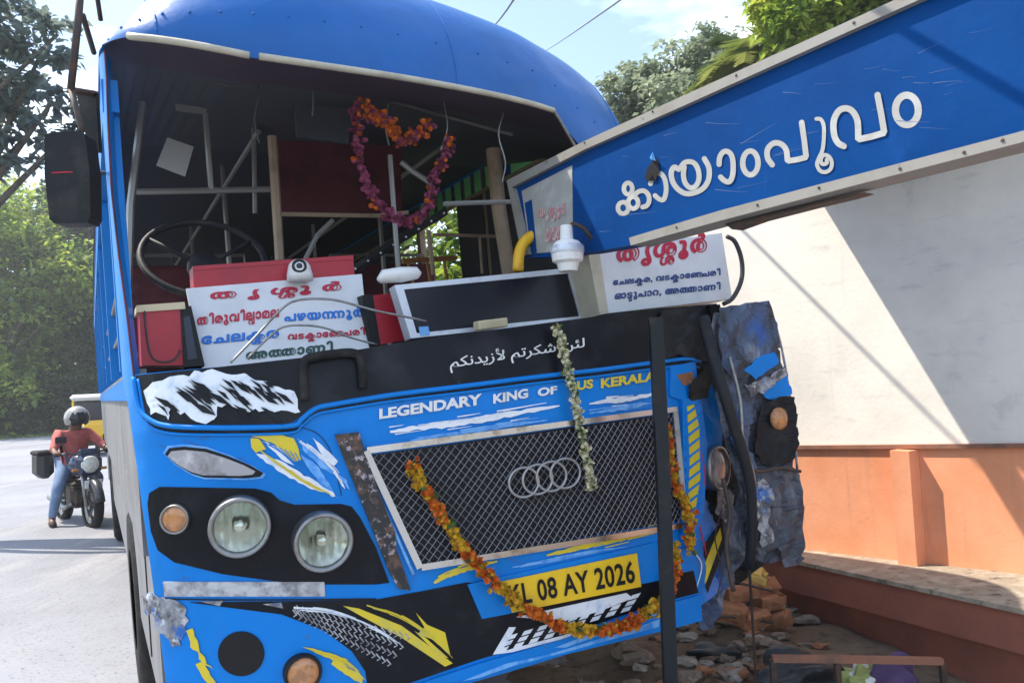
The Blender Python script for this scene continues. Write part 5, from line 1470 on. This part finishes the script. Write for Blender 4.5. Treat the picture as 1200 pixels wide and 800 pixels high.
# overhead wires
for k, (a, c, lb) in enumerate((((575, 20, 14), (592, -8, 9), 'short overhead wire at the top of the sky nearest the bus dome'), ((640, 52, 26), (708, -6, 10), 'overhead wire slanting up across the sky right of the dome'), ((-40, 292, 20), (330, 258, 30), 'overhead wire crossing the trees left of the bus'))):
    p0, p1 = at(*a), at(*c); dd_ = p1 - p0
    b = MB(); b.tube([p0 - dd_ * 1.5 + dd_ * 4.0 * t_ - Z_ * 1.2 * (1 - (2 * t_ - 1) ** 2) * .2 for t_ in np.linspace(0, 1, 12)], .011, 5)
    o = b.build('overhead_wire', 'cable', loc=p0); tag(o, lb, 'wire')

# ------------------------------------------------------------------ thin haze volume added to stand for lens glare
b = MB(); b.box((0, 25, 14), (220, 170, 30)); hz_ = b.build('haze'); hz_['kind'] = 'stuff'
hm = bpy.data.materials.new('haze'); hm.use_nodes = True; hn = hm.node_tree; hn.nodes.clear()
ho = hn.nodes.new('ShaderNodeOutputMaterial'); hv = hn.nodes.new('ShaderNodeVolumePrincipled')
hv.inputs['Color'].default_value = (.92, .95, 1, 1); hv.inputs['Density'].default_value = .0018; hv.inputs['Anisotropy'].default_value = .35
hn.links.new(hv.outputs[0], ho.inputs['Volume']); hz_.data.materials.clear(); hz_.data.materials.append(hm)

# ================================================================== MOTORCYCLE AND RIDER
bp = ground_pt(92, 612); bp[2] = .008
fw = CAM - bp; fw[2] = 0; fw /= np.linalg.norm(fw)
# heading towards the camera, turned a little to its left
ang = R(16); fw = np.array([fw[0] * math.cos(ang) - fw[1] * math.sin(ang), fw[0] * math.sin(ang) + fw[1] * math.cos(ang), 0])
sd_ = np.array([fw[1], -fw[0], 0])                     # rider's right is on the picture's left: sd_ points to the picture's left
if sd_ @ CR > 0: sd_ = -sd_
SCB = .87
def mw(f, s, z): return bp + (fw * f + sd_ * s + Z_ * z) * SCB
bike = thing('motorcycle', 'dark blue-black motorcycle with round front mudguard stopped beside the bus', 'motorcycle', bp)
for f in (.66, -.66):
    b = MB(); c = mw(f, 0, .30); b.lathe(c - sd_ * .05 * SCB, sd_, [(.22, 0), (.27, .0), (.302, .03), (.302, .07), (.27, .10), (.22, .10)], 32); ty = b.build('wheel', 'rubber', bike, smooth=True)
    b = MB(); b.lathe(c - sd_ * .035 * SCB, sd_, [(.225, 0), (.235, .035), (.225, .07), (.19, .05), (.19, .02)], 32); b.lathe(c - sd_ * .05, sd_, [(0, 0), (.05, 0), (.05, .10), (0, .10)], 16)
    for k in range(6):
        a = k * math.pi / 3; b.tube([c, c + (fw * math.cos(a) + Z_ * math.sin(a)) * .21], .012, 5)
    b.build('rim', 'steel_dull', ty)
for s in (-.085, .085):
    b = MB(); b.tube([mw(.66, s, .30), mw(.42, s, .88)], [.024, .020], 8); b.build('fork', 'steel_dull', bike, smooth=True)
b = MB(); b.tube([mw(.66 + .325 * math.cos(a), 0, .30 + .325 * math.sin(a)) for a in np.linspace(.2, 2.4, 10)], .055, 8); b.build('mudguard', 'bike_black', bike, smooth=True)
b = MB(); b.tube([mw(-.66 + .33 * math.cos(a), 0, .30 + .33 * math.sin(a)) for a in np.linspace(.7, 2.9, 10)], .07, 8); b.build('mudguard', 'bike_black', bike, smooth=True)
b = MB(); b.tube(spline([mw(.36, 0, .80), mw(.22, 0, .86), mw(.05, 0, .83), mw(-.10, 0, .74)], 4), [.06, .10, .125, .14, .15, .15, .15, .14, .135, .13, .12, .10, .07], 14); b.build('fuel_tank', 'bike_blue', bike, smooth=True)
b = MB(); b.tube(spline([mw(-.05, 0, .74), mw(-.3, 0, .73), mw(-.55, 0, .76), mw(-.74, 0, .82)], 4), [.08, .1, .12, .125, .13, .13, .125, .12, .12, .11, .10, .09, .06], 12); b.build('saddle', 'black_matt', bike, smooth=True)
b = MB(); b.box(mw(.06, 0, .42), (.30, .26, .34), (fw, sd_, Z_), .06)
for z in (.50, .54, .58): b.box(mw(.14, 0, z), (.24, .25, .018), (fw, sd_, Z_), .004)
b.build('engine', 'iron', bike)
b = MB(); b.tube([mw(.36, 0, .78), mw(.25, 0, .35), mw(-.15, 0, .25), mw(-.35, 0, .55), mw(-.6, 0, .68)], .028, 8); b.tube([mw(-.2, .1, .3), mw(-.66, .1, .30)], .025, 8); b.tube([mw(-.2, -.1, .3), mw(-.66, -.1, .30)], .025, 8); b.build('chassis', 'bike_black', bike)
b = MB(); b.tube([mw(.2, .14, .3), mw(-.1, .15, .22), mw(-.75, .16, .34)], [.025, .03, .05], 10); b.build('exhaust', 'steel_dull', bike, smooth=True)
b = MB(); b.box(mw(.50, 0, .86), (.14, .30, .26), (fw, sd_, Z_), .06); b.box(mw(.46, 0, 1.02), (.06, .22, .14), (fw * .9 + Z_ * -.3, sd_, Z_ * .9 + fw * .3), .025); fa = b.build('cowl', 'bike_blue', bike)
b = MB(); b.lathe(mw(.55, 0, .87), fw, [(.105, -.02), (.105, .02), (.09, .035), (0, .05)], 24); b.build('headlight', 'lens', fa, smooth=True)
b = MB(); b.tube([mw(.26, .38, 1.02), mw(.36, .22, 1.04), mw(.40, 0, .98), mw(.36, -.22, 1.04), mw(.26, -.38, 1.02)], .014, 8); hb = b.build('handlebar', 'bike_black', bike, smooth=True)
for s in (.38, -.38):
    b = MB(); b.tube([mw(.27, s * .99, 1.02), mw(.31, s * .75, 1.03)], .020, 8); b.build('grip', 'rubber', hb)
for s in (.24, -.24):
    b = MB(); b.tube([mw(.36, s, 1.04), mw(.36, s * 1.25, 1.2)], .007, 6); b.box(mw(.36, s * 1.3, 1.24), (.02, .13, .08), (fw, sd_, Z_), .009); b.build('mirror', 'bike_black', hb)
for s in (.15, -.15):
    b = MB(); b.tube([mw(.52, s * .8, .80), mw(.54, s * 1.5, .80)], .018, 8); b.build('indicator', 'amber', bike)
b = MB(); b.box(mw(.70, 0, .60), (.012, .2, .10), (fw, sd_, Z_), .003); b.build('number_plate', 'white_paint', bike)
# black bag strapped on the picture-left side
t = thing('saddle_bag', 'black bulging bag hung on the left side of the motorcycle behind the rider', 'bag', mw(-.55, .32, .72))
b = MB(); b.box(mw(-.55, .31, .86), (.36, .20, .36), (fw, sd_, Z_), .07); b.build('pouch', 'black_bag', t)
b = MB(); b.box(mw(-.55, .31, 1.03), (.37, .21, .06), (fw, sd_, Z_), .02); b.build('flap', 'rubber', t)

def skin_body(name, verts, edges, radii, m, parent, sub=2):
    """one continuous surface grown round a skeleton (joint positions, edges, radius per joint)"""
    me = bpy.data.meshes.new(name)
    org = np.array(parent.location)
    me.from_pydata([tuple(v - org) for v in verts], edges, [])
    o = bpy.data.objects.new(name, me); COL.objects.link(o)
    md = o.modifiers.new('skin', 'SKIN'); md.use_smooth_shade = True
    for i, r_ in enumerate(radii):
        a = me.skin_vertices[0].data[i]; rr = r_ if hasattr(r_, '__len__') else (r_, r_); a.radius = rr; a.use_root = (i == 0)
    s = o.modifiers.new('sub', 'SUBSURF'); s.levels = s.render_levels = sub
    dg = bpy.context.evaluated_depsgraph_get(); dg.update()
    m2 = bpy.data.meshes.new_from_object(o.evaluated_get(dg))
    bpy.data.objects.remove(o)
    m2.materials.clear(); m2.materials.append(MT[m]); m2.polygons.foreach_set('use_smooth', [True] * len(m2.polygons))
    o = bpy.data.objects.new(name, m2); COL.objects.link(o); o.parent = parent
    return o
rider = thing('person', 'person in grey helmet and faded red shirt sitting astride the motorcycle, foot on the road', 'person', mw(-.2, 0, .008))
# joints: f forwards, s to the picture's left, z up
J = dict(pel=(-.22, 0, .86), sp=(-.17, 0, 1.02), ch=(-.10, 0, 1.22), nk=(-.06, 0, 1.38), hd=(-.02, 0, 1.50),
         hl=(-.20, .10, .84), kl=(.12, .30, .52), al=(.06, .36, .10), tl=(.19, .38, .045),
         hr=(-.20, -.10, .84), kr=(.18, -.24, .62), ar=(-.10, -.20, .34), tr=(.06, -.21, .30),
         sl=(-.10, .19, 1.30), el=(.06, .33, 1.10), wl_=(.24, .35, 1.05), sr=(-.10, -.19, 1.30), er=(.06, -.33, 1.10), wr=(.24, -.35, 1.05))
names = list(J); Vp = [mw(*J[k]) for k in names]; ix = {k: i for i, k in enumerate(names)}
E_ = [('pel', 'sp'), ('sp', 'ch'), ('ch', 'nk'), ('nk', 'hd'), ('pel', 'hl'), ('hl', 'kl'), ('kl', 'al'), ('al', 'tl'), ('pel', 'hr'), ('hr', 'kr'), ('kr', 'ar'), ('ar', 'tr'), ('ch', 'sl'), ('sl', 'el'), ('el', 'wl_'), ('ch', 'sr'), ('sr', 'er'), ('er', 'wr')]
RAD = dict(pel=.13, sp=.125, ch=.14, nk=.055, hd=.095, hl=.095, kl=.062, al=.042, tl=.035, hr=.095, kr=.062, ar=.042, tr=.035, sl=.062, el=.044, wl_=.030, sr=.062, er=.044, wr=.030)
rad = [RAD[k] * (.72 if k in ('pel', 'sp', 'ch', 'sl', 'sr', 'hl', 'hr') else 1) for k in names]; E_ = [(ix[a], ix[c]) for a, c in E_]
# fingers curled round the grips, thumb below
for w_n, s in (('wl_', 1), ('wr', -1)):
    f0, s0, z0 = J[w_n]
    pal = len(Vp); Vp.append(mw(f0 + .05, s0, z0 + .012)); rad.append(.030); E_.append((ix[w_n], pal))
    for k in range(4):
        o_ = (k - 1.5) * .020; ll = (.9, 1.0, .97, .8)[k]
        a = len(Vp); Vp += [mw(f0 + .078, s0 + o_ * 1.0, z0 + .012), mw(f0 + .078 + .03 * ll, s0 + o_, z0 - .004), mw(f0 + .070 + .02 * ll, s0 + o_, z0 - .03)]
        rad += [.010, .0095, .008]; E_ += [(pal, a), (a, a + 1), (a + 1, a + 2)]
    a = len(Vp); Vp += [mw(f0 + .045, s0 - s * .035, z0 - .005), mw(f0 + .075, s0 - s * .045, z0 - .022)]; rad += [.011, .009]; E_ += [(pal, a), (a, a + 1)]
skin_body('body', Vp, E_, rad, 'skin', rider)
sub = lambda ks, grow: ([mw(*J[k]) for k in ks], [RAD[k] * grow for k in ks])
def garment(name, ks, es, grow, m):
    V, r_ = sub(ks, grow); i_ = {k: i for i, k in enumerate(ks)}
    return skin_body(name, V, [(i_[a], i_[c]) for a, c in es], r_, m, rider)
J.update(wl2=(.13, .34, 1.08), wr2=(.13, -.34, 1.08)); RAD.update(wl2=.042, wr2=.042)
J.update(nk2=(-.075, 0, 1.335)); RAD.update(nk2=.075)
garment('shirt', ['sp', 'ch', 'pel', 'nk2', 'sl', 'el', 'wl2', 'sr', 'er', 'wr2'], [('sp', 'pel'), ('sp', 'ch'), ('ch', 'nk2'), ('ch', 'sl'), ('sl', 'el'), ('el', 'wl2'), ('ch', 'sr'), ('sr', 'er'), ('er', 'wr2')], 1.2, 'shirt_red')
garment('trousers', ['pel', 'hl', 'kl', 'al', 'hr', 'kr', 'ar'], [('pel', 'hl'), ('hl', 'kl'), ('kl', 'al'), ('pel', 'hr'), ('hr', 'kr'), ('kr', 'ar')], 1.16, 'jeans')
for a, c in (('al', 'tl'), ('ar', 'tr')):
    p, q = J[a], J[c]; b = MB(); b.tube([mw(p[0] - .05, p[1], p[2] - .055), mw(p[0] + .03, p[1], p[2] - .06), mw(q[0] + .03, q[1], q[2] - .015)], [.034, .046, .036], 10); b.build('sandal', 'iron', rider, smooth=True)
hc = mw(-.0, 0, 1.53)
b = MB(); V, Fc = ico(3)
b.add([hc + (fw * p[0] * 1.1 + sd_ * p[1] * .98 + Z_ * p[2] * 1.05) * .150 for p in V], [f for f in Fc if not (sum(V[i][2] for i in f) / 3 < -.45 or (sum(V[i][0] for i in f) / 3 > .62 and sum(V[i][2] for i in f) / 3 < .42))])
he = b.build('helmet', 'helmet_grey', rider, smooth=True)
b = MB(); b.add([hc + (fw * p[0] * 1.1 + sd_ * p[1] * .98 + Z_ * p[2] * 1.05) * .146 for p in V], [f for f in Fc if (sum(V[i][0] for i in f) / 3 > .45 and -.55 < sum(V[i][2] for i in f) / 3 < .5)])
b.build('visor', 'visor', he, smooth=True)

# ================================================================== AUTORICKSHAW FAR BEHIND
ap = at(114, 500, 21.5); ap[2] = .008
af = CAM - ap; af[2] = 0; af /= np.linalg.norm(af); as_ = np.array([af[1], -af[0], 0])
def aw(f, s, z): return ap + af * f + as_ * s + Z_ * z
t = thing('autorickshaw', 'yellow and black autorickshaw with pale roof waiting behind the motorcycle', 'autorickshaw', ap)
def ab(name, f0, f1, s0, s1, z0, z1, m, bev=.04, parent=t):
    b = MB(); b.box(aw((f0 + f1) / 2, (s0 + s1) / 2, (z0 + z1) / 2), (f1 - f0, s1 - s0, z1 - z0), (af, as_, Z_), bev); return b.build(name, m, parent)
ab('lower_body', -1.1, .75, -.62, .62, .30, .62, 'auto_black'); ab('front_panel', .62, .98, -.42, .42, .45, 1.0, 'auto_yellow', .12)
ab('side_panel', -1.1, -.1, .56, .64, .60, 1.0, 'auto_yellow'); ab('side_panel', -1.1, -.1, -.64, -.56, .60, 1.0, 'auto_yellow')
ab('rear_panel', -1.12, -1.04, -.62, .62, .6, 1.5, 'auto_black')
ab('roof', -1.15, .72, -.66, .66, 1.56, 1.74, 'auto_white', .08)
ab('windscreen', .66, .70, -.52, .52, 1.02, 1.5, 'dark_glass', .01)
for s in (-.58, .58):
    b = MB(); b.tube([aw(.70, s, .9), aw(.62, s, 1.6)], .03, 6); b.build('pillar', 'auto_yellow', t)
    b = MB(); b.lathe(aw(.90, s * .62, .78), af, [(.09, 0), (.09, .06), (0, .08)], 16); b.build('headlight', 'lens', t)
    b = MB(); b.lathe(aw(-.7, s - .06, .22), as_, [(.1, 0), (.22, 0), (.23, .06), (.22, .12), (.1, .12)], 20); b.build('wheel', 'rubber', t)
b = MB(); b.lathe(aw(.85, -.06, .22), as_, [(0, 0), (.22, 0), (.23, .06), (.22, .12), (0, .12)], 20); b.build('wheel', 'rubber', t)
bpy.context.view_layer.update()
